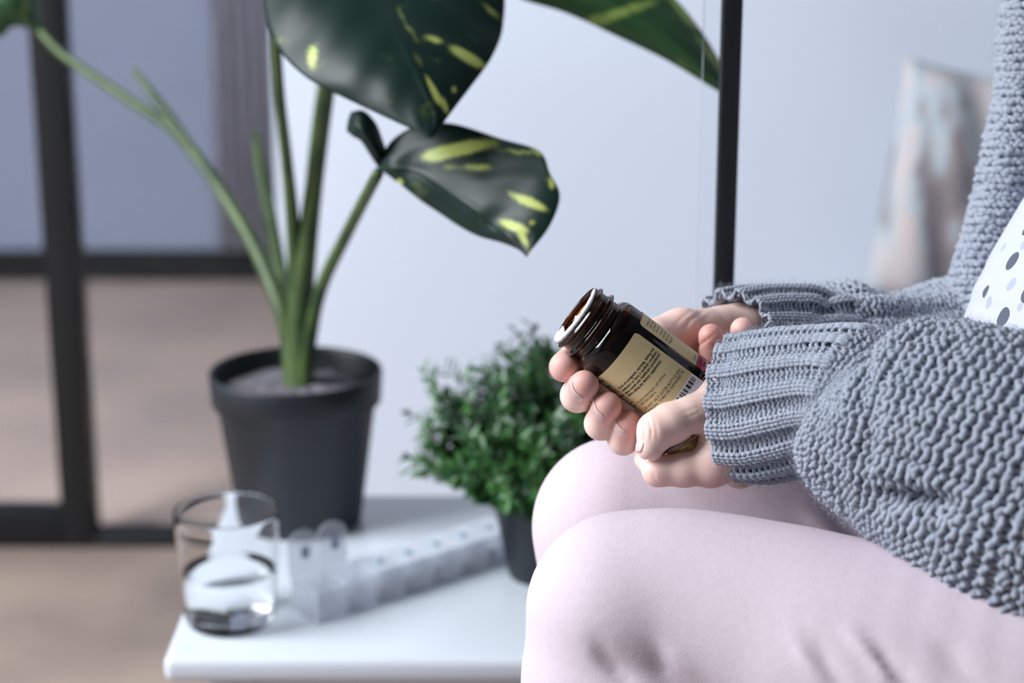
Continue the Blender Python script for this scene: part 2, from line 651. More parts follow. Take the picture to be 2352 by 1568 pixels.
pb = on_plane(690, 1192, TABLE_Z)
plant = empty('potted_monstera', (pb[0], pb[1], TABLE_Z))
tag(plant, 'tall variegated plant with big leaves in a black pot on the table', 'potted plant')
v, f = lathe_vf(pot_profile(0.051, 0.0705, 0.130, 0.030, 0.006), 72, (pb[0], pb[1], TABLE_Z))
adopt(obj('pot', v, f, MAT['pot']), plant)
soil_h = TABLE_Z + 0.112
v, f = lathe_vf([(0.0, 0.004), (0.02, 0.006), (0.045, 0.002), (0.0645, -0.001), (0.0645, -0.01), (0, -0.01)], 48, (pb[0], pb[1], soil_h))
v = [tuple(np.array(p) + np.array([0, 0, 0.003 * random.random()])) for p in v]
adopt(obj('soil', v, f, MAT['soil']), plant)
base_pt = np.array([pb[0], pb[1], soil_h])
bpx, bpy_, bz = proj(base_pt)


def stem(points, radii, name='stem', n=40):
    pts = [base_pt + np.array([dx, dy, 0]) if isinstance(q, str) else P(*q) for q in points for (dx, dy) in [(0, 0)]]
    path = catmull(pts, n)
    rr = np.interp(np.linspace(0, 1, n), np.linspace(0, 1, len(radii)), radii)
    v, f = tube_vf(path, rr, 12)
    return adopt(obj(name, v, f, MAT['stem']), plant)


stem([(684, 935, bz), (668, 790, bz), (640, 690, bz), (560, 520, bz + .03), (420, 320, bz + .08), (290, 225, bz + .12), (150, 130, bz + .15), (92, 72, bz + .16)],
     [.011, .0085, .0075, .006, .0052, .0045, .004, .0035])
stem([(470, 390, bz + .065), (405, 290, bz + .08), (350, 215, bz + .09), (308, 160, bz + .10)], [.004, .0045, .004, .0025], n=20)
stem([(676, 930, bz + .02), (655, 700, bz + .05), (625, 520, bz + .10), (600, 390, bz + .14), (588, 305, bz + .16)], [.006, .006, .006, .0055, .004])
stem([(690, 930, bz), (684, 760, bz - .01), (676, 560, bz - .05), (660, 380, bz - .1), (640, 190, bz - .15), (640, 0, bz - .2), (720, -150, bz - .26), (780, -190, 1.30)],
     [.010, .008, .006, .0045, .004, .0035, .003, .003])
stem([(688, 940, bz), (690, 800, bz - .01), (700, 620, bz - .04), (722, 420, bz - .08), (748, 230, bz - .13), (775, 60, bz - .2), (800, -60, 1.30)],
     [.0125, .0105, .0085, .0070, .006, .005, .004])
stem([(698, 935, bz), (706, 820, bz - .02), (735, 670, bz - .07), (795, 540, bz - .15), (868, 398, 1.26)], [.008, .006, .0052, .0045, .0038])
stem([(696, 930, bz), (740, 700, bz + .03), (860, 420, bz + .02), (1020, 130, bz - .04), (1200, -90, bz - .12), (1300, -110, bz - .16)], [.006, .005, .004, .004, .0035, .003]) if False else None


def blade(n, m, edge_a, mid, edge_b, bulge_a, bulge_b, ripple=0.0, nrip=8, vein=0.0012):
    """leaf surface between two edge curves and the midrib; rows run from base to tip"""
    A, Mi, B = catmull(edge_a, n), catmull(mid, n), catmull(edge_b, n)
    rows, pxy = [], []
    for i in range(n):
        row, rp = [], []
        for j in range(-m, m + 1):
            s = abs(j) / m
            e = A[i] if j < 0 else B[i]
            bul = bulge_a if j < 0 else bulge_b
            q = Mi[i] * (1 - s) + e * s
            w = P(*q)
            wdt = np.linalg.norm(P(*e) - P(*Mi[i]))
            t = i / (n - 1)
            off = bul * wdt * 4 * s * (1 - s) + ripple * wdt * math.sin(2 * math.pi * nrip * (t - 0.35 * s)) * s * (1.1 - s)
            off += vein * math.exp(-(s / 0.03) ** 2)
            w = w + np.array([0, -1, 0.35]) * off
            row.append(w)
            rp.append(q[:2])
        rows.append(row)
        pxy.append(rp)
    k = 2 * m + 1
    v = [p for r in rows for p in r]
    f = []
    for i in range(n - 1):
        for j in range(k - 1):
            f.append((i * k + j, i * k + j + 1, (i + 1) * k + j + 1, (i + 1) * k + j))
    return v, f, np.array([p for r in pxy for p in r])


def streaks(pxy, ells):
    out = np.zeros(len(pxy))
    for (cx, cy, L, W, a, s) in ells:
        a = math.radians(a)
        d = pxy - np.array([cx, cy])
        u = (d[:, 0] * math.cos(a) + d[:, 1] * math.sin(a)) / L
        w = (-d[:, 0] * math.sin(a) + d[:, 1] * math.cos(a)) / W
        out = np.maximum(out, s * np.exp(-(u ** 2 + w ** 2) ** 2))
    return out


def add_leaf(v, f, pxy, ells, mat, label):
    o = obj('leaf', v, f, mat)
    attr(o, 'streak', streaks(pxy, ells))
    md = o.modifiers.new('thick', 'SOLIDIFY')
    md.thickness = 0.0008
    adopt(o, plant)
    o['label'] = label
    return o


# large drooping leaf at the top
za = 1.21
v, f, pxy = blade(90, 26,
    [(700, -300, 1.32), (610, -130, 1.30), (606, 10, 1.27), (638, 108, 1.25), (705, 178, 1.23), (800, 228, 1.215), (900, 275, 1.20), (985, 313, 1.19)],
    [(790, -330, 1.34), (840, -130, 1.29), (885, 0, 1.25), (925, 90, 1.225), (957, 160, 1.21), (985, 225, 1.20), (1003, 275, 1.195), (988, 317, 1.19)],
    [(880, -350, 1.34), (1060, -220, 1.31), (1148, -60, 1.28), (1155, 55, 1.26), (1130, 130, 1.24), (1080, 200, 1.22), (1028, 268, 1.20), (992, 318, 1.19)],
    0.10, 0.04, 0.026, 6)
add_leaf(v, f, pxy, [(1075, 135, 52, 13, 30, 1), (1000, 95, 22, 8, 20, .6), (722, 135, 9, 28, 12, .95), (995, 210, 44, 8, 62, .9), (1020, 245, 20, 7, 70, .8), (1042, 207, 7, 9, 0, .8),
                         (935, 60, 40, 5, 62, .45), (1130, 30, 30, 7, 40, .5), (955, 130, 40, 5, 65, .4), (990, -5, 30, 6, 10, .6)],
         MAT['leaf'], 'largest dark leaf with yellow streaks, cut by the top of the photo')
# lower leaf pointing to the hands
va, fa, pa = blade(80, 22,
    [(872, 372, 1.26), (900, 322, 1.255), (960, 288, 1.245), (1040, 284, 1.235), (1150, 318, 1.225), (1238, 346, 1.215), (1262, 395, 1.205), (1286, 450, 1.20), (1262, 520, 1.195), (1211, 586, 1.19)],
    [(870, 378, 1.262), (900, 385, 1.25), (945, 392, 1.245), (990, 412, 1.235), (1045, 450, 1.225), (1095, 485, 1.215), (1135, 515, 1.21), (1165, 540, 1.20), (1190, 565, 1.195), (1210, 588, 1.19)],
    [(866, 384, 1.262), (890, 402, 1.255), (925, 428, 1.25), (965, 460, 1.245), (1010, 490, 1.24), (1055, 520, 1.23), (1100, 543, 1.22), (1150, 557, 1.21), (1188, 572, 1.20), (1209, 589, 1.19)],
    0.06, 0.05, 0.02, 6)
vb, fb, pb2 = blade(30, 8,
    [(888, 352, 1.262), (878, 325, 1.258), (862, 284, 1.25), (835, 256, 1.25), (808, 258, 1.255)],
    [(880, 372, 1.262), (862, 345, 1.252), (842, 312, 1.244), (822, 285, 1.246), (802, 275, 1.256)],
    [(870, 385, 1.262), (850, 352, 1.258), (830, 322, 1.252), (812, 312, 1.252), (798, 300, 1.258)],
    0.10, 0.10, 0.0)
v, f = merge([(va, fa), (vb, fb)])
add_leaf(v, f, np.vstack([pa, pb2]),
         [(1050, 345, 85, 17, -12, 1.0), (1075, 385, 65, 9, 0, .55), (1215, 465, 60, 11, 24, .95), (1180, 520, 40, 11, 22, .9), (1200, 545, 28, 9, 60, .8), (1222, 512, 10, 8, 0, .6),
          (1235, 350, 25, 8, 30, .7), (917, 420, 10, 12, 20, .8), (1190, 350, 45, 5, 5, .5), (1268, 420, 8, 18, 0, .45)],
         MAT['leaf'], 'lower dark leaf with yellow green streaks pointing at the bottle')
# leaf reaching across the top towards the upright
v, f, pxy = blade(60, 16,
    [(1300, -230, 1.36), (1430, -120, 1.36), (1540, -15, 1.36), (1600, 55, 1.355), (1645, 125, 1.35), (1680, 190, 1.345), (1697, 234, 1.34)],
    [(1180, -150, 1.36), (1300, -60, 1.345), (1425, 20, 1.335), (1520, 80, 1.33), (1595, 140, 1.33), (1655, 195, 1.335), (1698, 236, 1.34)],
    [(1100, -60, 1.37), (1190, -5, 1.36), (1300, 30, 1.35), (1420, 85, 1.345), (1530, 138, 1.34), (1630, 198, 1.34), (1696, 238, 1.34)],
    0.05, 0.06, 0.012, 5)
o = add_leaf(v, f, pxy, [(1410, 35, 130, 16, -18, .6), (1625, 118, 70, 10, 55, .65), (1565, 20, 70, 14, 52, .9), (1600, 170, 70, 10, 35, .35)], MAT['green_leaf'], 'green leaf reaching across to the black upright')  # yellow streaks here are painted light shining through the blade
stem([(1235, -105, 1.36), (1150, -190, 1.42), (1000, -260, 1.5), (820, -160, bz - .08), (735, 250, bz - .04), (696, 700, bz - .01), (692, 930, bz)], [.003, .0035, .004, .0045, .005, .006, .006])
# leaf in the top left corner
v, f, pxy = blade(40, 12,
    [(96, 70, 1.76), (94, 20, 1.76), (70, -50, 1.76), (0, -110, 1.77), (-110, -130, 1.78)],
    [(97, 74, 1.76), (60, 35, 1.74), (15, 5, 1.73), (-50, -10, 1.74), (-140, -20, 1.76)],
    [(98, 78, 1.76), (60, 62, 1.76), (25, 62, 1.76), (-5, 85, 1.765), (-120, 90, 1.77)],
    0.08, 0.08, 0.02, 5)
add_leaf(v, f, pxy, [(58, 15, 8, 30, 0, .5)], MAT['green_leaf'], 'green leaf in the top corner of the photo')

# ================================================================== SMALL BUSHY PLANT
sb = on_plane(1256, 1316, TABLE_Z)
bush = empty('potted_herb', (sb[0], sb[1], TABLE_Z))
tag(bush, 'small bushy evergreen in a black pot behind the knees', 'potted plant')
v, f = lathe_vf(pot_profile(0.030, 0.0445, 0.076, 0.012, 0.002), 56, (sb[0], sb[1], TABLE_Z))
adopt(obj('pot', v, f, MAT['pot']), bush)
v, f = lathe_vf([(0, 0.0), (0.039, 0.0), (0.039, -0.01), (0, -0.01)], 32, (sb[0], sb[1], TABLE_Z + 0.066))
adopt(obj('soil', v, f, MAT['soil']), bush)
lv, lf, tv = [], [], []
origin = np.array([sb[0], sb[1], TABLE_Z + 0.06])
for k in range(300):
    az = random.uniform(0, 2 * math.pi)
    el = math.acos(1 - random.random() * 0.80)          # 0 = straight up
    out = 0.95 * math.sin(el)
    L = random.uniform(0.066, 0.099) * (1.22 - 0.36 * (el / 1.4) ** 2)
    d = np.array([math.cos(az) * out, math.sin(az) * out, math.cos(el) * 1.05 + 0.20])
    d /= np.linalg.norm(d)
    st = origin + np.array([math.cos(az), math.sin(az), 0]) * 0.022 * math.sin(el)
    n = 9
    path = []
    bend = np.array([random.uniform(-.3, .3), random.uniform(-.3, .3), random.uniform(-.05, .35)])
    for i in range(n):
        t = i / (n - 1)
        path.append(st + L * t * (d + bend * t * 0.5))
    path = np.array(path)
    tv.append(tube_vf(path, np.linspace(0.0011, 0.0005, n), 4))
    nl = 34
    for i in range(nl):
        t = 0.18 + 0.82 * i / (nl - 1)
        q = path[0] + (path[-1] - path[0]) * 0
        idx = t * (n - 1)
        i0 = min(int(idx), n - 2)
        q = path[i0] + (path[i0 + 1] - path[i0]) * (idx - i0)
        tg = path[i0 + 1] - path[i0]
        tg /= np.linalg.norm(tg)
        rv = np.array([random.gauss(0, 1) for _ in range(3)])
        rv -= tg * rv.dot(tg)
        rv /= np.linalg.norm(rv)
        ldir = tg * random.uniform(0.35, 0.9) + rv
        ldir /= np.linalg.norm(ldir)
        side = np.cross(ldir, tg)
        side /= np.linalg.norm(side) + 1e-9
        up = np.cross(side, ldir)
        ll = random.uniform(0.010, 0.017)
        ww = random.uniform(0.0022, 0.0034)
        b = len(lv)
        lv += [q, q + ldir * ll * .5 + side * ww + up * 0.0008, q + ldir * ll, q + ldir * ll * .5 - side * ww + up * 0.0008, q + ldir * ll * .5 - up * 0.0003]
        lf += [(b, b + 1, b + 4), (b + 1, b + 2, b + 4), (b + 2, b + 3, b + 4), (b + 3, b, b + 4)]
fo = adopt(big_obj('foliage', np.array(lv), np.array(lf), MAT['bush']), bush)
fo['kind'] = 'stuff'
v, f = merge(tv)
tw = adopt(obj('sprigs', v, f, MAT['stem']), bush)
tw['kind'] = 'stuff'

# ================================================================== GLASS OF WATER
gb = on_plane(531, 1425, TABLE_Z)
gx, gy, gz = gb[0], gb[1], TABLE_Z + 0.0005
glass = empty('water_glass', (gx, gy, gz))
tag(glass, 'clear straight tumbler half filled with water on the table corner', 'glass')
GH, GR, GRB = 0.086, 0.0380, 0.0330
prof = [(0.0, 0.0), (GRB - 0.003, 0.0), (GRB, 0.003)]
for i in range(1, 11):
    t = i / 10
    prof.append((GRB + (GR - GRB) * t ** 0.8, 0.003 + (GH - 0.005) * t))
prof += [(GR - 0.0006, GH), (GR - 0.0013, GH - 0.0003)]
for i in range(10, -1, -1):
    t = i / 10
    prof.append((GRB - 0.0015 + (GR - GRB) * t ** 0.8, 0.009 + (GH - 0.011) * t))
prof += [(GRB - 0.006, 0.0062), (0.0, 0.0058)]
v, f = lathe_vf(prof, 72, (gx, gy, gz))
adopt(obj('tumbler', v, f, MAT['clear_glass']), glass)
wl = 0.040
wr = lambda h: GRB - 0.0015 + (GR - GRB) * max(0, (h - 0.009) / (GH - 0.011)) ** 0.8 - 0.00015
prof = [(0.0, 0.0060), (GRB - 0.0062, 0.0064), (wr(0.0095), 0.0095), (wr(0.025), 0.025), (wr(wl), wl), (wr(wl) - 0.001, wl - 0.0004), (0.0, wl - 0.0006)]
v, f = lathe_vf(prof, 72, (gx, gy, gz))
adopt(obj('water', v, f, MAT['water']), glass)

# ================================================================== PILL ORGANISER
oA = on_plane(700, 1418, TABLE_Z)
oB = on_plane(1150, 1272, TABLE_Z)
ax_ = (oB - oA)
LEN = np.linalg.norm(ax_)
ax_ /= LEN
wy_ = np.array([-ax_[1], ax_[0], 0])
org = empty('pill_organiser', ((oA + oB) / 2)[:2].tolist() + [TABLE_Z])
tag(org, 'clear plastic weekly pill organiser with two open lids beside the glass', 'pill organiser')
NC = 7
CW = LEN / NC
OW, OH, W_ = 0.034, 0.024, 0.0012


def obox(a0, a1, w0, w1, z0, z1):
    pts = []
    for z in (z0, z1):
        for (a, w) in ((a0, w0), (a1, w0), (a1, w1), (a0, w1)):
            p = oA + ax_ * a + wy_ * w
            pts.append((p[0], p[1], TABLE_Z + 0.0006 + z))
    return pts, [(0, 3, 2, 1), (4, 5, 6, 7), (0, 1, 5, 4), (1, 2, 6, 5), (2, 3, 7, 6), (3, 0, 4, 7)]


for k in range(NC):
    a0, a1 = k * CW + 0.0004, (k + 1) * CW - 0.0004
    h = OW / 2
    walls = [obox(a0, a1, -h, h, 0, W_), obox(a0, a1, -h, -h + W_, W_, OH), obox(a0, a1, h - W_, h, W_, OH),
             obox(a0, a0 + W_, -h + W_, h - W_, W_, OH), obox(a1 - W_, a1, -h + W_, h - W_, W_, OH)]
    v, f = merge(walls)
    adopt(obj('compartment', v, f, MAT['plastic'], smooth=False), org)
    if k < 2:                                        # lids standing open on the far side
        pv, pf = [], []
        n = 14
        up = np.array([0, 0, 1.0])
        outl = [(-0.5, 0.0), (0.5, 0.0)] + [(0.5 * math.cos(a) if True else 0, 0.72 + 0.28 * math.sin(a)) for a in np.linspace(0, math.pi, n)]
        for (du, dh) in outl:
            p = oA + ax_ * ((a0 + a1) / 2 + du * (a1 - a0)) + wy_ * (h + 0.001 + 0.003 * dh)
            pv.append((p[0], p[1], TABLE_Z + OH + dh * OW * 1.02))
        lo = obj('lid', pv, [tuple(range(len(pv)))], MAT['plastic'], smooth=False)
        md = lo.modifiers.new('thick', 'SOLIDIFY')
        md.thickness = 0.0014
        adopt(lo, org)
        lo['label'] = 'open clear lid'
        p = oA + ax_ * ((a0 + a1) / 2) + wy_ * (h - 0.0008)
        cc = np.array([p[0], p[1], TABLE_Z + OH + 0.55 * OW])
        e = 0.0045
        pr = obj('day_mark', [cc + ax_ * -e * .8 + up * -e, cc + ax_ * e * .8 + up * -e, cc + ax_ * e * .8 + up * e, cc + ax_ * -e * .8 + up * e], [(0, 1, 2, 3)], MAT['ink_blue'], smooth=False)
        adopt(pr, org)
    else:
        v, f = obox(a0, a1, -h, h, OH + 0.0002, OH + 0.0018)
        adopt(obj('lid', v, f, MAT['plastic'], smooth=False), org)
        pm = oA + ax_ * ((a0 + a1) / 2)
        v, f = lathe_vf([(0, 0), (0.0042, 0), (0.0042, 0.0003), (0, 0.0003)], 18, (pm[0], pm[1], TABLE_Z + OH + 0.0025))
        adopt(obj('day_mark', v, f, MAT['ink_blue']), org)
        for q in range(2):
            p = oA + ax_ * (a0 + (0.35 + 0.3 * q) * CW) + wy_ * random.uniform(-.006, .006)
            v, f = lathe_vf([(0, 0), (0.0030, 0.0), (0.0040, 0.0014), (0.0040, 0.0028), (0.0030, 0.0042), (0, 0.0042)], 16, (p[0], p[1], TABLE_Z + 0.002))
            tb_ = obj('tablet', v, f, MAT['pill'])
            tag(tb_, 'cream round tablet inside the closed pill organiser', 'tablet', 'tablets in the pill organiser')

# ================================================================== SIGNED DISTANCE MODELLING
def smin(a, b, k):
    h = np.maximum(k - np.abs(a - b), 0) / k
    return np.minimum(a, b) - h * h * k * 0.25


class Grid:
    def __init__(self, xs, ys, zs):
        self.a = [np.asarray(q, dtype=np.float32) for q in (xs, ys, zs)]
        self.shape = tuple(len(q) for q in self.a)

    def new(self):
        return np.full(self.shape, 0.05, dtype=np.float32)

    def block(self, lo, hi):
        sl = []
        for k in range(3):
            i0 = int(np.searchsorted(self.a[k], lo[k]))
            i1 = int(np.searchsorted(self.a[k], hi[k]))
            sl.append(slice(max(i0 - 1, 0), min(i1 + 1, self.shape[k])))
        return tuple(sl)

    def coords(self, sl):
        return (self.a[0][sl[0]][:, None, None], self.a[1][sl[1]][None, :, None], self.a[2][sl[2]][None, None, :])


def capsule(X, Y, Z, a, b, ra, rb):
    ab = b - a
    L2 = float(ab.dot(ab)) + 1e-12
    t = ((X - a[0]) * ab[0] + (Y - a[1]) * ab[1] + (Z - a[2]) * ab[2]) / L2
    t = np.clip(t, 0, 1)
    dx = X - (a[0] + ab[0] * t)
    dy = Y - (a[1] + ab[1] * t)
    dz = Z - (a[2] + ab[2] * t)
    return np.sqrt(dx * dx + dy * dy + dz * dz) - (ra + (rb - ra) * t)


def limb(G, chain, k, margin=0.014):
    """chain: list of (point, radius) joined by tapered capsules; returns (slices, field)"""
    pts = np.array([c[0] for c in chain])
    rad = np.array([c[1] for c in chain])
    lo = (pts - rad[:, None]).min(0) - margin
    hi = (pts + rad[:, None]).max(0) + margin
    sl = G.block(lo, hi)
    X, Y, Z = G.coords(sl)
    out = None
    for i in range(len(chain) - 1):
        d = capsule(X, Y, Z, pts[i], pts[i + 1], rad[i], rad[i + 1])
        out = d if out is None else smin(out, d, k)
    return sl, out.astype(np.float32)


def add(F, lm, k):
    sl, d = lm
    F[sl] = smin(F[sl], d, k)


def surface_nets(G, F):
    S = F < 0
    nx, ny, nz = F.shape
    c = np.zeros((nx - 1, ny - 1, nz - 1), dtype=np.int8)
    for dx in (0, 1):
        for dy in (0, 1):
            for dz in (0, 1):
                c += S[dx:nx - 1 + dx, dy:ny - 1 + dy, dz:nz - 1 + dz]
    act = (c > 0) & (c < 8)
    ii, jj, kk = np.nonzero(act)
    idx = -np.ones(act.shape, dtype=np.int64)
    idx[ii, jj, kk] = np.arange(len(ii))
    corners = [(0, 0, 0), (1, 0, 0), (0, 1, 0), (1, 1, 0), (0, 0, 1), (1, 0, 1), (0, 1, 1), (1, 1, 1)]
    val = np.stack([F[ii + a, jj + b, kk + d] for (a, b, d) in corners], 1).astype(np.float64)
    pos = np.stack([np.stack([G.a[0][ii + a], G.a[1][jj + b], G.a[2][kk + d]], 1) for (a, b, d) in corners], 1).astype(np.float64)
    acc = np.zeros((len(ii), 3))
    cnt = np.zeros(len(ii))
    for (a, b) in [(0, 1), (2, 3), (4, 5), (6, 7), (0, 2), (1, 3), (4, 6), (5, 7), (0, 4), (1, 5), (2, 6), (3, 7)]:
        va, vb = val[:, a], val[:, b]
        m = (va < 0) != (vb < 0)
        t = np.where(m, va / np.where(np.abs(va - vb) < 1e-12, 1, va - vb), 0)
        p = pos[:, a] + (pos[:, b] - pos[:, a]) * t[:, None]
        acc[m] += p[m]
        cnt[m] += 1
    verts = acc / cnt[:, None]
    quads = []
    # x edges
    for axis in range(3):
        s0 = [slice(None)] * 3
        s1 = [slice(None)] * 3
        s0[axis] = slice(0, -1)
        s1[axis] = slice(1, None)
        a, b = S[tuple(s0)], S[tuple(s1)]
        o1, o2 = [(1, 2), (2, 0), (0, 1)][axis]
        ch = np.nonzero(a != b)
        e = np.stack(ch, 1)
        ok = (e[:, o1] > 0) & (e[:, o2] > 0) & (e[:, o1] < F.shape[o1] - 1) & (e[:, o2] < F.shape[o2] - 1)
        e = e[ok]
        inside = a[e[:, 0], e[:, 1], e[:, 2]]

        def cell(d1, d2):
            q = e.copy()
            q[:, o1] -= d1
            q[:, o2] -= d2
            return idx[q[:, 0], q[:, 1], q[:, 2]]
        q = np.stack([cell(1, 1), cell(0, 1), cell(0, 0), cell(1, 0)], 1)
        q[~inside] = q[~inside][:, ::-1]
        quads.append(q)
    return verts, np.vstack(quads)


def groove(G, F, px_pts, dlo, dhi, width, depth):
    """press a crease (or raise a ridge, depth < 0) along a line; only between the two depths"""
    pts = np.array([(p[0], p[1]) for p in px_pts], float)
    cor = [P(p[0] + sx * 40, p[1] + sy * 40, d) for p in px_pts for d in (dlo, dhi) for sx in (-1, 1) for sy in (-1, 1)]
    lo, hi = np.min(cor, 0), np.max(cor, 0)
    sl = G.block(lo, hi)
    X, Y, Z = G.coords(sl)
    zz_ = Z - CAMZ
    dep = Y * CT - zz_ * ST
    up = Y * ST + zz_ * CT
    px = CX + X / dep * FPX
    py = CY - up / dep * FPX
    best = np.full(np.broadcast(px, py).shape, 1e9, dtype=np.float32)
    n = len(pts) - 1
    fade = np.zeros_like(best)
    for i in range(n):
        a, b = pts[i], pts[i + 1]
        ab = b - a
        t = ((px - a[0]) * ab[0] + (py - a[1]) * ab[1]) / (ab.dot(ab) + 1e-9)
        t = np.clip(t, 0, 1)
        d = np.hypot(px - a[0] - ab[0] * t, py - a[1] - ab[1] * t)
        m = d < best
        best = np.where(m, d, best)
        g = (i + t) / n
        fade = np.where(m, g, fade)
    w = np.exp(-(best / width) ** 2) * (0.25 + 0.75 * np.sin(np.pi * np.clip(fade, 0.02, 0.98)))
    w = w * ((dep > dlo) & (dep < dhi))
    F[sl] = F[sl] + depth * w


def axis_pts(lo, hi, fine_lo, fine_hi, fine, coarse):
    a = np.arange(lo, fine_lo - coarse * 0.5, coarse)
    b = np.arange(fine_lo, fine_hi, fine)
    c = np.arange(fine_hi, hi + coarse, coarse)
    return np.concatenate([a, b, c])


PXM = 1.0 / FPX                                   # metres per pixel at 1 m

# ================================================================== THE PERSON
hips_near = P(2900, 1690, 0.89)
hips_far = P(2760, 1450, 1.10)
person_base = (0.42, 1.0, 0.0)

# ---- leg skeleton shared by body and trousers
knee_n, knee_f = P(1428, 1392, 0.962), P(1422, 1193, 1.10)
mid_n, mid_f = P(2000, 1532, 0.925), P(1950, 1285, 1.10)
ank_n = np.array([knee_n[0] + 0.012, knee_n[1] + 0.02, 0.085])
ank_f = np.array([knee_f[0] + 0.012, knee_f[1] + 0.0, 0.085])

# ---- body ---------------------------------------------------------------
hand_lo = np.min([P(1240, 1130, .93), P(1240, 680, .93), P(1240, 1130, 1.1), P(1240, 680, 1.1)], 0)
hand_hi = np.max([P(1780, 1130, .93), P(1780, 680, .93), P(1780, 1130, 1.1), P(1780, 680, 1.1)], 0)
FINE = 0.00092
G = Grid(axis_pts(-0.02, 0.62, hand_lo[0], hand_hi[0], FINE, 0.007),
         axis_pts(0.74, 1.34, hand_lo[1] + 0.02, hand_hi[1] - 0.01, FINE, 0.008),
         axis_pts(-0.01, 1.10, hand_lo[2] + 0.02, hand_hi[2] - 0.015, FINE, 0.009))


def ch(*items):
    """(px, py, mm behind the focus plane, radius in px at 1 m)"""
    return [(PM(a, b, c), r * PXM) for (a, b, c, r) in items]


# near (left) hand
palmL = G.new()
for lm in (ch((1752, 888, -2, 74), (1735, 900, 2, 76), (1640, 922, -6, 58)),
           ch((1750, 985, -2, 80), (1742, 985, -3, 78), (1638, 1064, -11, 45)),
           ch((1755, 985, 12, 78), (1698, 1074, 13, 44)),
           ch((1758, 975, 25, 74), (1716, 1050, 34, 43)),
           ch((1760, 960, 32, 70), (1732, 1020, 52, 38)),
           ch((1668, 950, -4, 56), (1668, 1035, -7, 54)),
           ch((1700, 985, 2, 80), (1735, 960, 5, 84))):
    add(palmL, limb(G, lm, 0.004), 0.010)
wristL = ch((1748, 938, 6, 105), (1900, 905, -28, 105), (2150, 1000, -70, 120), (2450, 1140, -110, 150), (2700, 1150, -128, 165))
add(palmL, limb(G, wristL, 0.01), 0.012)
fingersL = [
    (ch((1652, 916, -6, 60), (1590, 945, -10, 50), (1540, 972, -14, 47), (1508, 990, -16, 44)), ch((1508, 990, -16, 44), (1493, 1026, -17, 32))),
    (ch((1630, 1083, -6, 37), (1634, 1072, -10, 44), (1572, 1079, -11, 38), (1512, 1081, -11, 35)), ch((1512, 1081, -11, 35), (1487, 1052, 4, 28), (1512, 1014, 22, 26))),
    (ch((1698, 1080, 10, 39), (1698, 1070, 18, 42), (1642, 985, 52, 36)), ch((1642, 985, 52, 36), (1638, 865, 50, 33), (1633, 772, 38, 30))),
    (ch((1716, 1050, 34, 43), (1702, 960, 66, 36)), ch((1702, 960, 66, 36), (1709, 845, 57, 33), (1706, 757, 44, 30))),
    (ch((1732, 1020, 52, 38), (1744, 930, 78, 32)), ch((1744, 930, 78, 32), (1752, 860, 72, 29), (1752, 815, 66, 26))),
]
# far (right) hand
palmR = G.new()
for lm in (ch((1712, 752, 80, 52), (1660, 752, 74, 50), (1565, 758, 54, 49), (1505, 775, 42, 42)),
           ch((1715, 775, 90, 55), (1462, 787, 52, 43)),
           ch((1715, 785, 90, 55), (1492, 837, 54, 42)),
           ch((1710, 790, 88, 52), (1517, 880, 52, 40)),
           ch((1700, 800, 86, 48), (1542, 915, 48, 37)),
           ch((1600, 800, 72, 55), (1560, 840, 64, 52))):
    add(palmR, limb(G, lm, 0.004), 0.010)
wristR = ch((1705, 755, 84, 55), (1800, 752, 96, 58), (2000, 748, 120, 58), (2300, 752, 165, 70), (2600, 760, 205, 100))
add(palmR, limb(G, wristR, 0.01), 0.010)
fingersR = [
    (ch((1505, 775, 42, 41), (1432, 800, 36, 34)), ch((1432, 800, 36, 34), (1405, 815, 34, 32))),
    (ch((1462, 787, 52, 42), (1374, 768, 46, 37)), ch((1374, 768, 46, 37), (1330, 812, 24, 36), (1297, 842, 3, 36))),
    (ch((1492, 837, 54, 41), (1396, 862, 44, 38)), ch((1396, 862, 44, 38), (1326, 908, 12, 38), (1342, 884, -9, 34))),
    (ch((1517, 880, 52, 40), (1428, 930, 44, 38)), ch((1428, 930, 44, 38), (1381, 972, 11, 38), (1394, 932, -8, 34))),
    (ch((1542, 915, 48, 37), (1478, 972, 40, 35)), ch((1478, 972, 40, 35), (1431, 1010, 11, 34), (1441, 972, -5, 31))),
]
body = G.new()


def join_hand(body, palm, fingers):
    np.minimum(body, palm, out=body)
    for (a, b) in fingers:
        chain = a + b[1:]
        sl, d = limb(G, chain, 0.0025)
        g = smin(palm[sl], d, 0.0045)
        body[sl] = smin(body[sl], g, 0.0008)


join_hand(body, palmL, fingersL)
join_hand(body, palmR, fingersR)
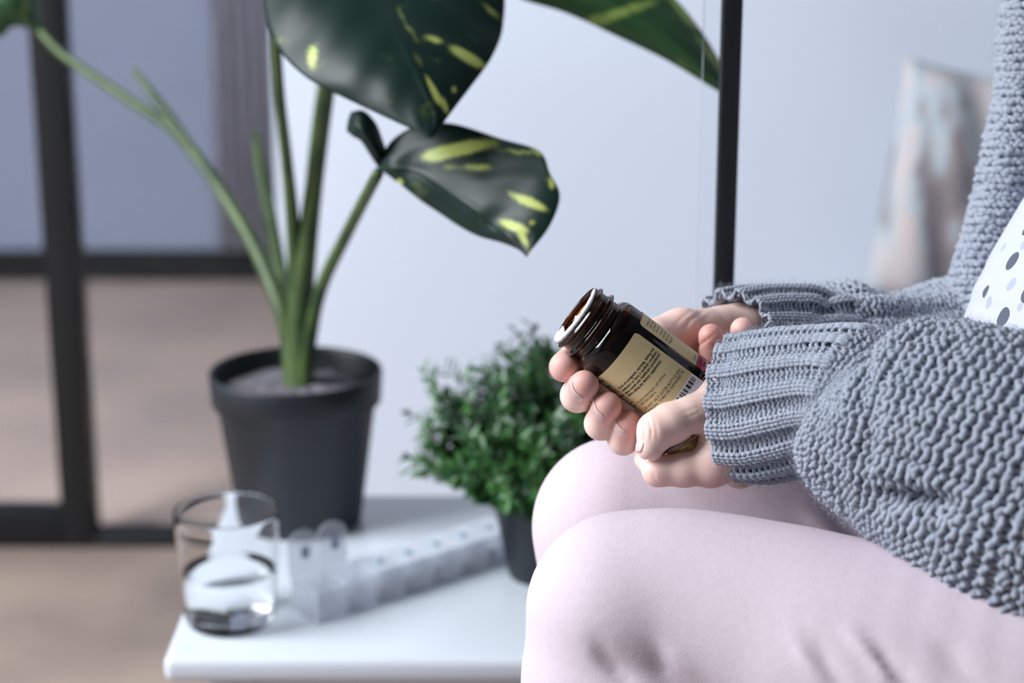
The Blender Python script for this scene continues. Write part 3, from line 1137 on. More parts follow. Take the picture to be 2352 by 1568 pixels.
# torso, upper arms, legs (under the clothes)
W = lambda *q: [(np.array(a, float), r) for (a, r) in q]
tor0, tor1 = P(2720, 880, 1.03), P(3080, -150, 1.04)
sh_n = tor1 + np.array([0.02, -0.13, 0.03])
sh_f = tor1 + np.array([0.02, 0.13, 0.03])
add(body, limb(G, W((tor0, .075), (tor1, .08)), .02, .02), 0.03)
add(body, limb(G, W((tor0 + np.array([0, .05, 0]), .07), (tor1 + np.array([0, .06, 0]), .07)), .02, .02), 0.03)
add(body, limb(G, W((tor0 + np.array([0, -.05, 0]), .07), (tor1 + np.array([0, -.06, 0]), .07)), .02, .02), 0.03)
add(body, limb(G, [wristL[-1], (sh_n, .045), (tor1, .05)], .02, .02), 0.02)
add(body, limb(G, [wristR[-1], (sh_f, .045), (tor1, .05)], .02, .02), 0.02)
for (kn, mi, hp, an) in ((knee_n, mid_n, hips_near, ank_n), (knee_f, mid_f, hips_far, ank_f)):
    add(body, limb(G, W((kn, .036), (mi, .048), (hp, .06), (tor0 + np.array([0.03, 0, -.02]), .06)), .01, .02), 0.02)
    add(body, limb(G, W((kn, .036), (an, .026)), .01, .02), 0.02)
    add(body, limb(G, W((an + np.array([.02, 0, -.045]), .030), (an + np.array([-.13, 0, -.058]), .022)), .01, .02), 0.02)
# creases of the skin
z0, z1 = 0.94, 1.0
for pts, wd, dp in (([(1477, 962), (1482, 985), (1480, 1012)], 3.2, .0006), ([(1488, 958), (1496, 985), (1497, 1010)], 3.4, .0008),
                    ([(1501, 962), (1508, 988), (1508, 1012)], 3.2, .0006), ([(1469, 972), (1471, 988), (1468, 1002)], 3.0, .0004),
                    ([(1585, 999), (1597, 1000), (1617, 1003)], 3.0, .0012),
                    ([(1565, 950), (1590, 940), (1610, 930)], 3.2, .0004), ([(1570, 962), (1597, 950), (1620, 935)], 3.2, .0004),
                    ([(1478, 1062), (1488, 1057), (1500, 1046)], 3.0, .0008),
                    ([(1510, 1110), (1503, 1095), (1500, 1080)], 3.0, .0003)):
    groove(G, body, pts, z0, z1, wd, dp)
for pts, wd, dp in (([(1620, 712), (1585, 735), (1570, 760)], 3.5, .0008), ([(1632, 722), (1600, 750), (1585, 775)], 3.0, .0006), ([(1650, 760), (1612, 790), (1590, 800)], 3.0, .0008),
                    ([(1600, 705), (1565, 730), (1550, 748)], 3.0, .0004)):
    groove(G, body, pts, 1.03, 1.12, wd, dp)
bv, bf = surface_nets(G, body)
body_o = big_obj('person', bv, bf, MAT['skin'])
tag(body_o, 'seated person in grey knit cardigan and pink trousers holding an open pill bottle', 'person')
tips = [(PM(1297, 842, 3), .008), (PM(1342, 884, -9), .008), (PM(1394, 932, -8), .008), (PM(1441, 972, -5), .008), (PM(1633, 772, 38), .009), (PM(1706, 757, 44), .006),
        (PM(1640, 840, 46), .012), (PM(1326, 830, 15), .006)]
fl = np.zeros(len(bv))
for (p, s) in tips:
    fl = np.maximum(fl, np.exp(-(np.linalg.norm(bv - p, axis=1) / (s * 1.25)) ** 2))
for (p, s, a_) in ((PM(1630, 1095, -12), .010, .35), (PM(1495, 985, -14), .008, .25), (PM(1500, 1085, -14), .01, .2), (PM(1560, 770, 50), .014, .4)):
    fl = np.maximum(fl, a_ * np.exp(-(np.linalg.norm(bv - p, axis=1) / s) ** 2))
attr(body_o, 'flush', fl)
del body, palmL, palmR


def nail(dip, tip, r_px, r_dip, ndir, half=0.95, l0=-0.0105, l1=0.0040, lift=0.00015):
    a, b = PM(*dip), PM(*tip)
    d = (b - a) / np.linalg.norm(b - a)
    # nail direction is given in the picture frame: (right, down, away)
    nd = ndir[0] * np.array([1, 0, 0]) + ndir[1] * -np.array([0, ST, CT]) + ndir[2] * np.array([0, CT, -ST])
    nd = nd - d * nd.dot(d)
    nd /= np.linalg.norm(nd)
    s = np.cross(d, nd)
    r = r_px * PXM
    seg = np.linalg.norm(b - a)
    n, m = 14, 12
    v, f = [], []
    for i in range(n + 1):
        t = i / n
        l = l0 + (l1 - l0) * t
        wfac = min(1.0, 0.55 + 2.4 * t) if t < 0.2 else 1.0
        if t > 0.8:
            wfac *= 1 - 0.35 * ((t - 0.8) / 0.2) ** 2
        for j in range(m + 1):
            al = half * wfac * (-1 + 2 * j / m)
            drop = 0.0 if l < 0 else 0.38 * (l / r) ** 2 * r
            endround = (0.0012 * (1 - math.cos(al))) if t > 0.7 else 0
            v.append(b + d * (l - endround) + (r + max(0.0, -l) / seg * (r_dip - r_px) * PXM + lift - drop - 0.0013 * max(0, 1 - t / 0.5) ** 1.5) * (math.cos(al) * nd + math.sin(al) * s * 0.98))
    for i in range(n):
        for j in range(m):
            f.append((i * (m + 1) + j, i * (m + 1) + j + 1, (i + 1) * (m + 1) + j + 1, (i + 1) * (m + 1) + j))
    o = obj('finger_nail', v, f, MAT['nail'], body_o)
    md = o.modifiers.new('thick', 'SOLIDIFY')
    md.thickness = 0.00025
    return o


nail((1330, 812, 24), (1297, 842, 3), 36, 36, (-0.85, 0.35, 0.2))
nail((1326, 908, 12), (1342, 884, -9), 34, 38, (-0.8, 0.45, -0.3))
nail((1381, 972, 11), (1394, 932, -8), 34, 38, (-0.85, 0.25, -0.45))
nail((1431, 1010, 11), (1441, 972, -5), 31, 34, (-0.75, 0.25, -0.6))
nail((1508, 990, -16), (1493, 1026, -17), 32, 42, (-0.93, 0.25, -0.30), half=0.72, l0=-0.0060, l1=0.0052)

# ---- trousers -------------------------------------------------------------
GT = Grid(np.arange(-0.02, 0.60, 0.0028), np.arange(0.71, 1.31, 0.0034), np.arange(0.06, 0.72, 0.0028))
tr = GT.new()
near = GT.new()
far = GT.new()
th_ = catmull(np.array([(1440, 1402, .960, .0490), (1575, 1397, .954, .0488), (1790, 1455, .940, .0535), (2000, 1532, .925, .0605), (2450, 1640, .905, .0735), (2900, 1690, .89, .083)]), 26)
add(near, limb(GT, [(P(*q[:3]), q[3]) for q in th_], .0012, .04), 0.01)
calf = GT.new()
add(calf, limb(GT, W((P(1436, 1408, .961), .0482), (P(1430, 1568, .965), .0484), (ank_n + np.array([0, 0, 0.03]), .045)), .01, .03), 0.012)
add(calf, limb(GT, W((P(1545, 1690, .958), .0520), (P(1560, 2000, .97), .0520)), .01, .03), 0.02)
near = smin(near, calf, 0.005)
del calf
add(far, limb(GT, W((knee_f, .0470), (mid_f, .0620), (hips_far, .085)), .01, .03), 0.01)
add(far, limb(GT, W((P(1424, 1230, 1.10), .0470), (ank_f + np.array([0, 0, 0.03]), .045)), .01, .03), 0.012)
add(near, limb(GT, W((hips_near, .083), (tor0 + np.array([0.05, 0, -.03]), .085), (hips_far, .085)), .02, .03), 0.04)
tr = smin(near, far, 0.012)
nz0, nz1 = 0.80, 0.99
for pts, wd, dp in (([(1368, 1474), (1392, 1512), (1426, 1546), (1462, 1582)], 20, .0034),
                    ([(1990, 1470), (2040, 1520), (2110, 1590)], 18, .0030), ([(1950, 1450), (2000, 1505), (2060, 1590)], 16, -.0028),
                    ([(1860, 1470), (1900, 1520), (1950, 1590)], 18, .0022), ([(1820, 1470), (1860, 1530), (1900, 1590)], 18, -.0016),
                    ([(2140, 1470), (2190, 1520), (2260, 1590)], 26, .0018), ([(1530, 1480), (1560, 1520), (1600, 1560)], 22, -.0014), ([(1500, 1490), (1520, 1530), (1545, 1560)], 16, .0012)):
    groove(GT, tr, pts, nz0, nz1, wd, dp)
for pts, wd, dp in (([(1870, 1130), (1920, 1180), (1990, 1260)], 26, .004), ([(1850, 1170), (1900, 1215), (1960, 1270)], 22, -.003), ([(2060, 1200), (2110, 1250), (2160, 1290)], 22, .004)):
    groove(GT, tr, pts, 1.0, 1.12, wd, dp)
tv_, tf_ = surface_nets(GT, tr)
trousers = big_obj('trousers', tv_, tf_, MAT['pants'], body_o)
trousers['label'] = 'pale pink jersey trousers'
del near, far, tr

# ---- shirt ----------------------------------------------------------------
GS = Grid(np.arange(0.17, 0.62, 0.004), np.arange(0.84, 1.26, 0.005), np.arange(0.38, 1.06, 0.004))
sh = GS.new()
s0, s1 = P(2640, 845, 1.03), P(3262, -187, 1.04)
for dy in (-0.045, 0.0, 0.045):
    q = np.array([0.0 + 1.6 * dy * dy * 6, dy, 0])
    add(sh, limb(GS, W((s0 + q, .098), (s1 + q, .100)), .02, .02), 0.03)
groove(GS, sh, [(2215, 690), (2260, 700), (2330, 730)], .8, 1.1, 16, .002)
groove(GS, sh, [(2240, 610), (2290, 640), (2352, 660)], .8, 1.1, 18, .0015)
sv, sf = surface_nets(GS, sh)
dark = [(2317, 598, 21), (2300, 724, 21), (2237, 787, 15), (2352, 795, 24), (2290, 838, 15), (2262, 662, 14), (2356, 668, 22), (2390, 560, 21), (2400, 720, 22), (2430, 860, 22), (2352, 520, 14), (2450, 640, 22), (2440, 460, 22), (2400, 380, 21)]
pale = [(2322, 655, 17), (2266, 690, 16), (2250, 758, 15), (2320, 770, 20), (2272, 808, 12), (2335, 705, 10), (2345, 560, 16), (2380, 640, 18), (2300, 560, 12), (2370, 750, 15)]
qx_, qy_, qz_ = proj(sv)


def on_shirt(px, py):
    """nearest point of the cloth seen at that pixel"""
    d = np.hypot(qx_ - px, qy_ - py)
    near_ = d < d.min() + 7
    k = np.nonzero(near_)[0]
    k = k[np.argmin(qz_[k] + d[k] * 2e-4)]
    return sv[k]


spots_d, spots_p = [on_shirt(a, b) for (a, b, _) in dark], [on_shirt(a, b) for (a, b, _) in pale]
extra_d, extra_p = [], []                              # the pattern goes on over the rest of the cloth
for k in rng.permutation(len(sv)):
    if (qx_[k] < 2460 and qy_[k] > 330) or sv[k][0] > 0.42:
        continue
    if min(np.linalg.norm(sv[k] - q) for q in spots_d + extra_d + extra_p) > 0.021:
        (extra_d if len(extra_d) <= len(extra_p) * 1.5 else extra_p).append(sv[k])
    if len(extra_d) + len(extra_p) >= 70:
        break
MAT['polka'] = polka_material([(q, 20 * PXM) for q in extra_d] + [(on_shirt(a, b), r * 1.15 * PXM) for (a, b, r) in dark], [(q, 15 * PXM) for q in extra_p] + [(on_shirt(a, b), r * PXM) for (a, b, r) in pale])
shirt = big_obj('shirt', sv, sf, MAT['polka'], body_o)
shirt['label'] = 'white cotton top with grey polka dots'
ss = shirt.modifiers.new('smooth', 'SUBSURF')
ss.levels = ss.render_levels = 1
del sh


# ---- cardigan: real stitches on modelled sleeves ----------------------------
class Surf:
    """regular grid of points, u along the garment, v across or around it"""
    def __init__(self, pts, wrap):
        self.p = pts
        self.wrap = wrap
        self.nu, self.nv = pts.shape[:2]
        du = np.gradient(pts, axis=0)
        if wrap:
            dv = np.roll(pts, -1, 1) - np.roll(pts, 1, 1)
        else:
            dv = np.gradient(pts, axis=1)
        n = np.cross(du, dv)
        n /= np.linalg.norm(n, axis=2)[..., None] + 1e-12
        self.n = n
        self.du = du / (np.linalg.norm(du, axis=2)[..., None] + 1e-12)
        self.dv = dv / (np.linalg.norm(dv, axis=2)[..., None] + 1e-12)

    def sample(self, arr, u, v):
        """u in 0..1, v in 0..1"""
        fu = np.clip(u, 0, 1) * (self.nu - 1)
        i = np.clip(fu.astype(int), 0, self.nu - 2)
        a = (fu - i)[:, None]
        if self.wrap:
            fv = (v % 1.0) * self.nv
            j = fv.astype(int) % self.nv
            j2 = (j + 1) % self.nv
        else:
            fv = np.clip(v, 0, 1) * (self.nv - 1)
            j = np.clip(fv.astype(int), 0, self.nv - 2)
            j2 = j + 1
        b = (fv - np.floor(fv))[:, None] if self.wrap else (fv - j)[:, None]
        return (arr[i, j] * (1 - a) + arr[i + 1, j] * a) * (1 - b) + (arr[i, j2] * (1 - a) + arr[i + 1, j2] * a) * b

    def length_u(self):
        return np.linalg.norm(np.diff(self.p, axis=0), axis=2).mean(1)

    def girth(self):
        q = np.concatenate([self.p, self.p[:, :1]], 1) if self.wrap else self.p
        return np.linalg.norm(np.diff(q, axis=1), axis=2).sum(1)


def fuzz(p, n, count, length, width=0.00005, rise=0.0026):
    """fine curly fibres that leave the yarn and bend back along it"""
    k = rng.integers(0, len(p), count)
    st = p[k] + n[k] * rng.uniform(-0.2, 1.0, (count, 1)) * rise + rng.normal(0, 0.0012, (count, 3))
    d = n[k] * rng.uniform(0.0, 0.9, (count, 1)) + rng.normal(0, 0.6, (count, 3))
    d /= np.linalg.norm(d, axis=1)[:, None]
    L = rng.uniform(0.25, 1.0, (count, 1)) ** 1.5 * length
    s = np.cross(d, rng.normal(0, 1, (count, 3)))
    s /= np.linalg.norm(s, axis=1)[:, None] + 1e-9
    curl = np.cross(d, s) * rng.uniform(-1.2, 1.2, (count, 1)) - n[k] * 0.5
    pts = [st + d * L * t + curl * L * t * t * 0.6 for t in (0, .5, 1.0)]
    s = s * width
    v = np.stack([q for t, c in zip((1, .8, .3), pts) for q in (c - s * t, c + s * t)], 1).reshape(-1, 3)
    b = (np.arange(count) * 6)[:, None]
    f = np.concatenate([b + np.array([0, 1, 3, 2]) + 2 * q for q in range(2)])
    return v, f


def sleeve_surf(stations, nu=120, nv=160, dents=()):
    """stations: (px, py, depth m, half height px at 1 m, half width m)"""
    st = np.array(stations, float)
    cen = catmull(np.array([P(*s[:3]) for s in st]), nu)
    ab = catmull(st[:, 3:5], nu)
    tan = np.gradient(cen, axis=0)
    tan /= np.linalg.norm(tan, axis=1)[:, None]
    up = np.array([0, ST * 0.6, 1.0])
    pts = np.zeros((nu, nv, 3))
    ph = np.linspace(0, 2 * np.pi, nv, endpoint=False)
    for i in range(nu):
        u = up - tan[i] * tan[i].dot(up)
        u /= np.linalg.norm(u)
        w = np.cross(tan[i], u)
        pts[i] = cen[i] + (ab[i, 0] * PXM) * np.cos(ph)[:, None] * u + ab[i, 1] * np.sin(ph)[:, None] * w
    S = Surf(pts, True)
    # outward normals
    out = ((pts - cen[:, None]) * S.n).sum(2)
    flip = np.sign(out.mean())
    nrm = S.n * flip
    for (x, y, rx, ry, ang, dep, zmax) in dents:
        qx, qy, qz = proj(pts)
        a = math.radians(ang)
        u = ((qx - x) * math.cos(a) + (qy - y) * math.sin(a)) / rx
        w = (-(qx - x) * math.sin(a) + (qy - y) * math.cos(a)) / ry
        k = np.exp(-(u * u + w * w)) * (qz < zmax)
        pts = pts - nrm * (dep * k)[..., None]
    S = Surf(pts, True)
    if flip < 0:
        S.n = -S.n
    return S, cen, flip


def core_mesh(S, inset, flip, name, parent, skip=0, cen=None):
    inset = np.asarray(inset) * np.ones(S.nu)
    if cen is None:
        pts = (S.p - S.n * inset[:, None, None])[skip:]
    else:                                              # shrink every ring towards the arm
        d = S.p - cen[:, None]
        pts = (S.p - d / np.linalg.norm(d, axis=2)[..., None] * inset[:, None, None])[skip:]
    nu, nv = S.nu - skip, S.nv
    idx = np.arange(nu * nv).reshape(nu, nv)
    if S.wrap:
        nxt = np.roll(idx, -1, 1)
        q = np.stack([idx[:-1], nxt[:-1], nxt[1:], idx[1:]], -1).reshape(-1, 4)
    else:
        q = np.stack([idx[:-1, :-1], idx[:-1, 1:], idx[1:, 1:], idx[1:, :-1]], -1).reshape(-1, 4)
    o = big_obj(name, pts.reshape(-1, 3), q, MAT['wool_gap_shade'], parent)
    md = o.modifiers.new('thick', 'SOLIDIFY')
    md.thickness = 0.001
    md.offset = 0.0
    return o


cardigan = bpy.data.objects.new('cardigan', None)
COL.objects.link(cardigan)
cardigan.parent = body_o
cardigan['label'] = 'chunky grey hand knit wool cardigan'


def knit_rows(S, u0, u1, N, seed, ratio=0.70, thick=0.20, rib=False, rib_h=0.0, vr=(0.0, 1.0), sides=8, per=14, amp=0.62, jitter=1.0, c_f=0.20):
    """real yarn: every row is one looped strand that interlocks with its neighbours.
    purl face outwards, or two by two rib. Returns verts, quads, fibre roots, normals"""
    r = np.random.default_rng(seed)
    cum = np.concatenate([[0], np.cumsum(S.length_u())])
    ug = np.linspace(0, 1, S.nu)
    girth = S.girth() * (vr[1] - vr[0])
    l, l1 = np.interp([u0, u1], ug, cum)
    allv, allf, roots, norms, o = [], [], [], [], 0
    n = N * per
    closed = S.wrap and vr == (0.0, 1.0)
    sp = np.arange(n) / per if closed else np.linspace(0, N, n)
    t = 2 * np.pi * sp
    wale = np.floor(sp).astype(int)
    while l < l1:
        u = float(np.interp(l, cum, ug))
        w = float(np.interp(u, ug, girth)) / N
        row = ratio * w
        rad = thick * w
        jx = np.interp(sp, np.arange(N + 1), np.append(r.normal(0, .05 * jitter, N), 0))
        ju = np.interp(sp, np.arange(N + 1), np.append(r.normal(0, .10 * jitter, N), 0))
        jn = np.interp(sp, np.linspace(0, N, 2 * N + 1), r.normal(0, .07 * jitter, 2 * N + 1))
        x = sp + 0.15 * np.sin(2 * t) + jx
        V = vr[0] + x / N * (vr[1] - vr[0])
        U = np.interp(l + row * (-amp * 1.0 * np.cos(t) + ju), cum, ug)
        zc = np.cos(2 * t)
        if rib:
            sg = np.tanh(3.0 * np.sin(2 * np.pi * (sp - 2.0) / 4.0 ))      # +1 = purl trough, -1 = knit rib
            off = -rib_h * sg + c_f * w * zc * sg
        else:
            off = c_f * w * zc
        off = off + jn * w * 0.8
        p, nn = S.sample(S.p, U, V), S.sample(S.n, U, V)
        nn = nn / np.linalg.norm(nn, axis=1)[:, None]
        c = p + nn * off[:, None]
        tg = np.roll(c, -1, 0) - np.roll(c, 1, 0) if closed else np.gradient(c, axis=0)
        tg /= np.linalg.norm(tg, axis=1)[:, None] + 1e-12
        bx = np.cross(tg, nn)
        bx /= np.linalg.norm(bx, axis=1)[:, None] + 1e-12
        by = np.cross(tg, bx)
        ang = 2 * np.pi * np.arange(sides) / sides
        ply = 1 + (0.13 * np.cos(2 * ang[None, :] + sp[:, None] * 2 * np.pi * 1.5) if sides >= 8 else 0)
        rr = rad * ply * (1 + r.normal(0, .05, (n, sides)))
        v = c[:, None] + rr[..., None] * (np.cos(ang)[None, :, None] * bx[:, None] + np.sin(ang)[None, :, None] * by[:, None])
        idx = np.arange(n * sides).reshape(n, sides) + o
        nx_ = np.roll(idx, -1, 1)
        if closed:
            q = np.stack([idx, nx_, np.roll(nx_, -1, 0), np.roll(idx, -1, 0)], -1)
        else:
            q = np.stack([idx[:-1], nx_[:-1], nx_[1:], idx[1:]], -1)
        allv.append(v.reshape(-1, 3))
        allf.append(q.reshape(-1, 4))
        roots.append(c)
        norms.append(nn)
        o += n * sides
        l += row
    return np.vstack(allv), np.vstack(allf), np.vstack(roots), np.vstack(norms)


def stitches_obj(name, packs, nfuzz, flen, label=None):
    o_, vs_, fs_ = 0, [], []
    for q in packs:
        vs_.append(q[0])
        fs_.append(q[1] + o_)
        o_ += len(q[0])
    ob = big_obj(name, np.vstack(vs_), np.vstack(fs_), MAT['wool'], cardigan)
    ob['kind'] = 'stuff'
    if label:
        ob['label'] = label
    if nfuzz:
        fv, ff = fuzz(np.vstack([q[2] for q in packs]), np.vstack([q[3] for q in packs]), nfuzz, flen)
        fo_ = big_obj('wool_fuzz', fv, ff, MAT['wool'], cardigan)
        fo_['kind'] = 'stuff'
    return ob


# near sleeve
ST_N = [(1688, 935, .998, 158, .034), (1750, 934, .990, 163, .036), (1830, 920, .978, 158, .038), (1900, 908, .967, 148, .038), (1955, 905, .958, 147, .039), (1990, 925, .953, 172, .043),
        (2030, 962, .946, 214, .050), (2110, 992, .934, 242, .055), (2200, 1030, .922, 264, .058), (2300, 1080, .910, 286, .060), (2420, 1140, .898, 306, .062), (2560, 1170, .888, 315, .063),
        (2730, 1110, .880, 310, .062), (2840, 850, .885, 290, .060), (2880, 500, .90, 290, .060), (2940, 150, .915, 290, .058), (3020, -160, .94, 270, .055)]
S, cen, fl_ = sleeve_surf(ST_N, 240, 140, [(2105, 1150, 85, 30, 8, .017, 1.2), (2060, 1050, 90, 16, 12, .004, 1.2), (2250, 1120, 130, 15, 22, .004, 1.2), (2000, 1000, 22, 120, 5, .004, 1.2),
                                             (1990, 880, 18, 90, 10, .003, 1.2), (2120, 880, 60, 14, 15, .003, 1.2)])


def u_at(S, px):
    qx, _, _ = proj(S.p.mean(1))
    k = int(np.argmin(np.abs(qx[:int(S.nu * 0.75)] - px)))
    return k / (S.nu - 1)


uc = u_at(S, 1962)
un = np.linspace(0, 1, S.nu)
core_mesh(S, np.interp(un, [0, uc - .015, uc + .03, 1], [.0036, .0036, .0066, .0062]), fl_, 'sleeve_gap_backing', cardigan, 4, cen)  # backing sheet added behind the yarn to darken the stitch gaps
stitches_obj('cuff_stitches', [knit_rows(S, 0.001, uc, 60, 3, ratio=0.80, thick=0.275, rib=True, rib_h=0.0017, jitter=.6, per=12)], 40000, 0.0034, 'ribbed wool cuff')
ue = u_at(S, 2440)
stitches_obj('sleeve_stitches', [knit_rows(S, uc + 0.003, ue, 56, 5, ratio=0.66, thick=0.240, jitter=1.2, c_f=0.26, amp=0.66, per=12)], 62000, 0.0060, 'bumpy knit sleeve')
stitches_obj('sleeve_stitches', [knit_rows(S, ue, 0.985, 50, 6, ratio=0.66, thick=0.24, c_f=0.26, amp=0.66, sides=4, per=8)], 0, 0)

# far sleeve
ST_F = [(1682, 742, 1.068, 72, .030), (1740, 744, 1.078, 84, .032), (1820, 742, 1.090, 84, .033), (1895, 738, 1.102, 80, .034), (1930, 735, 1.108, 96, .038), (1990, 738, 1.118, 86, .038),
        (2080, 742, 1.132, 88, .038), (2180, 738, 1.148, 105, .042), (2300, 740, 1.168, 125, .046), (2500, 740, 1.20, 160, .050), (2700, 650, 1.22, 190, .055), (2830, 400, 1.21, 210, .055), (2930, 150, 1.20, 210, .055), (3020, -160, 1.17, 230, .055)]
S2, cen2, fl2 = sleeve_surf(ST_F, 180, 110, [(2060, 668, 130, 12, -3, .004, 1.3), (2060, 720, 140, 14, -4, .005, 1.3), (1900, 700, 20, 60, 20, .004, 1.3)])
core_mesh(S2, 0.0050, fl2, 'sleeve_gap_backing', cardigan, 6, cen2)
uc2 = u_at(S2, 1895)
stitches_obj('cuff_stitches', [knit_rows(S2, 0.001, uc2, 44, 8, ratio=0.82, thick=0.26, rib=True, rib_h=0.0026, jitter=.6, sides=6, per=12)], 12000, 0.0045, 'ribbed wool cuff')
ue2 = u_at(S2, 2420)
stitches_obj('sleeve_stitches', [knit_rows(S2, uc2 + .003, ue2, 36, 9, ratio=0.66, thick=0.235, jitter=1.5, c_f=0.27, amp=0.70, sides=5, per=11)], 14000, 0.005, 'bumpy knit sleeve')
stitches_obj('sleeve_stitches', [knit_rows(S2, ue2, 0.985, 36, 7, ratio=0.66, thick=0.24, c_f=0.26, amp=0.66, sides=4, per=8)], 0, 0)

# front panel of the cardigan on the far side of the chest
rows_ = []
for (y, xl, zl) in ((-260, 2330, 1.13), (-120, 2322, 1.13), (0, 2312, 1.13), (100, 2300, 1.13), (200, 2296, 1.13), (300, 2276, 1.13), (400, 2256, 1.13), (500, 2232, 1.13), (580, 2208, 1.13), (650, 2190, 1.13), (730, 2190, 1.13), (820, 2200, 1.13)):
    rows_.append([P(xl + 120, y, zl + .055), P(xl + 45, y, zl + .045), P(xl + 6, y, zl + .022), P(xl, y, zl), P(xl + 16, y, zl - .016), P(xl + 55, y, zl - .025), P(xl + 110, y, zl - .022), P(xl + 200, y, zl + .0), P(xl + 330, y, zl + .03)])
rows_ = np.array(rows_)
nu_, nv_ = 120, 70
tmp = np.stack([catmull(rows_[:, j], nu_) for j in range(rows_.shape[1])], 1)
grid = np.stack([catmull(tmp[i], nv_) for i in range(nu_)], 0)
S3 = Surf(grid, False)
fl3 = 1
if (S3.n[60, 26] * np.array([-1, -0.6, 0])).sum() < 0:
    S3.n = -S3.n
    fl3 = -1
core_mesh(S3, 0.003, fl3, 'front_panel_gap_backing', cardigan)  # same darker backing, added behind the panel stitches
stitches_obj('front_panel_stitches', [knit_rows(S3, 0.01, 0.93, 20, 21, ratio=0.66, thick=0.235, jitter=1.5, c_f=0.27, amp=0.70, vr=(0.1, 0.85), sides=5, per=11)], 14000, 0.005, 'knit front panel')

# ================================================================== THE PILL BOTTLE
AX2 = np.array([.809, .588])                       # mouth -> base in the picture
MC = np.array([1316 + 4 * .588, 723 - 4 * .809])
TILT = math.radians(8.0)
R_, U_, F_ = np.array([1, 0, 0.0]), np.array([0, ST, CT]), np.array([0, CT, -ST])
A3 = (AX2[0] * R_ - AX2[1] * U_) * math.cos(TILT) + F_ * math.sin(TILT)     # mouth nearer to the camera
N3 = (.588 * R_ + .809 * U_)
D3 = np.cross(N3, A3)
if D3.dot(F_) > 0:
    D3 = -D3
RB = 94 * PXM
T0 = 180 * PXM
B0 = PM(MC[0] + AX2[0] * 180, MC[1] + AX2[1] * 180, 0) - A3 * T0             # centre of the mouth
bottle = empty('pill_bottle', tuple(B0 + A3 * 355 * PXM))
tag(bottle, 'open amber glass pill bottle with beige label held in both hands', 'bottle')


def bl(psi, t, r):
    return B0 + A3 * t + r * (np.sin(psi) * N3 + np.cos(psi) * D3)


px_ = lambda *a: [(r * PXM, t * PXM) for (r, t) in a]
def outer_profile():
    pts = [(70, 0), (73.5, .8), (75.3, 3)]
    for t in np.arange(5, 66, 1.5):
        r = 76 + 7.5 * math.exp(-((t - 16) / 4.2) ** 2) + 10.5 * math.exp(-((t - 45) / 5.2) ** 2)
        pts.append((r, t))
    for k in range(0, 13):                            # rounded shoulder
        a = k / 12
        t = 67 + 26 * a
        r = 76 + 17.5 * math.sqrt(max(0, 1 - (1 - a) ** 2)) ** 1.25
        pts.append((r, t))
    pts += [(93.6, 106), (93.6, 120), (93.6, 322), (92, 334), (86, 342), (78, 346), (0.0, 343)]
    return px_(*pts)


outer = outer_profile()
inner = px_((0.0, 330), (74, 333), (82, 326), (84.5, 312), (84.5, 110), (82, 98), (74, 86), (67, 76), (66, 66), (66, 8), (68, 2))
v, f = lathe_vf(outer + inner, 120, B0, A3, N3, closed=True)
gl = adopt(obj('glass_body', v, f, MAT['amber']), bottle)
# torn white seal on the mouth
sv_, sf_ = [], []
n = 180
for i in range(n):
    psi = math.radians(-128 + 200 * i / (n - 1))
    q = math.degrees(psi)
    end = min(1.0, (72 - q) / 40.0, (q + 128) / 12.0)
    deep = 66.5 - 3.0 * end + random.uniform(-1.6, 1.0)
    if -118 < q < -52:
        deep -= 24 * math.sin((q + 118) / 66 * math.pi) ** 0.6
    if -14 < q < 0:
        deep -= 16 * math.sin((q + 14) / 14 * math.pi)
    lift = -4.5 * max(0.0, (61 - deep) / 20.0)
    for (r, t) in ((76.3, 1.0 + 6.0 * max(0, end) + random.uniform(-1.0, .6)), (76.0, -0.8), (70, -1.6), (deep, -0.6 + lift + random.uniform(-.8, .8))):
        sv_.append(bl(psi, t * PXM, r * PXM))
for i in range(n - 1):
    for j in range(3):
        a, b = i * 4 + j, (i + 1) * 4 + j
        sf_.append((a, b, b + 1, a + 1))
seal = obj('torn_seal', sv_, sf_, MAT['rim_paper'])
md = seal.modifiers.new('thick', 'SOLIDIFY')
md.thickness = 0.0003
md.offset = 0
adopt(seal, bottle)
seal['label'] = 'torn white paper seal on the mouth'


def px_to_label(px, py):
    d = np.array([px, py]) - MC
    ti, ri = d.dot(AX2), d.dot(np.array([.588, -.809]))
    psi = math.asin(max(-1, min(1, ri / 94.0)))
    return (ti - 94 * math.sin(TILT) * math.cos(psi)) / math.cos(TILT), psi


def label_patch(name, psi0, psi1, t0, t1, r, mat, corners=(0, 0, 0, 0), n=80):
    """wrapped rectangle with optional rounded corner radius (px) at (psi0,t0),(psi1,t0),(psi1,t1),(psi0,t1)"""
    v, f = [], []
    R = r
    for i in range(n + 1):
        s = i / n
        psi = psi0 + (psi1 - psi0) * s
        d0 = (psi - psi0) * 94
        d1 = (psi1 - psi) * 94
        a, b = t0, t1
        for (d, c0, c1) in ((d0, corners[0], corners[3]), (d1, corners[1], corners[2])):
            if c0 and d < c0:
                a = max(a, t0 + c0 - math.sqrt(max(0, c0 ** 2 - (c0 - d) ** 2)))
            if c1 and d < c1:
                b = min(b, t1 - c1 + math.sqrt(max(0, c1 ** 2 - (c1 - d) ** 2)))
        for k in range(7):
            v.append(bl(psi, (a + (b - a) * k / 6) * PXM, R * PXM))
    for i in range(n):
        for k in range(6):
            q = (i * 7 + k, i * 7 + k + 1, i * 7 + k + 8, i * 7 + k + 7)
            f.append(q)
    o = obj(name, v, f, mat)
    return adopt(o, bottle)


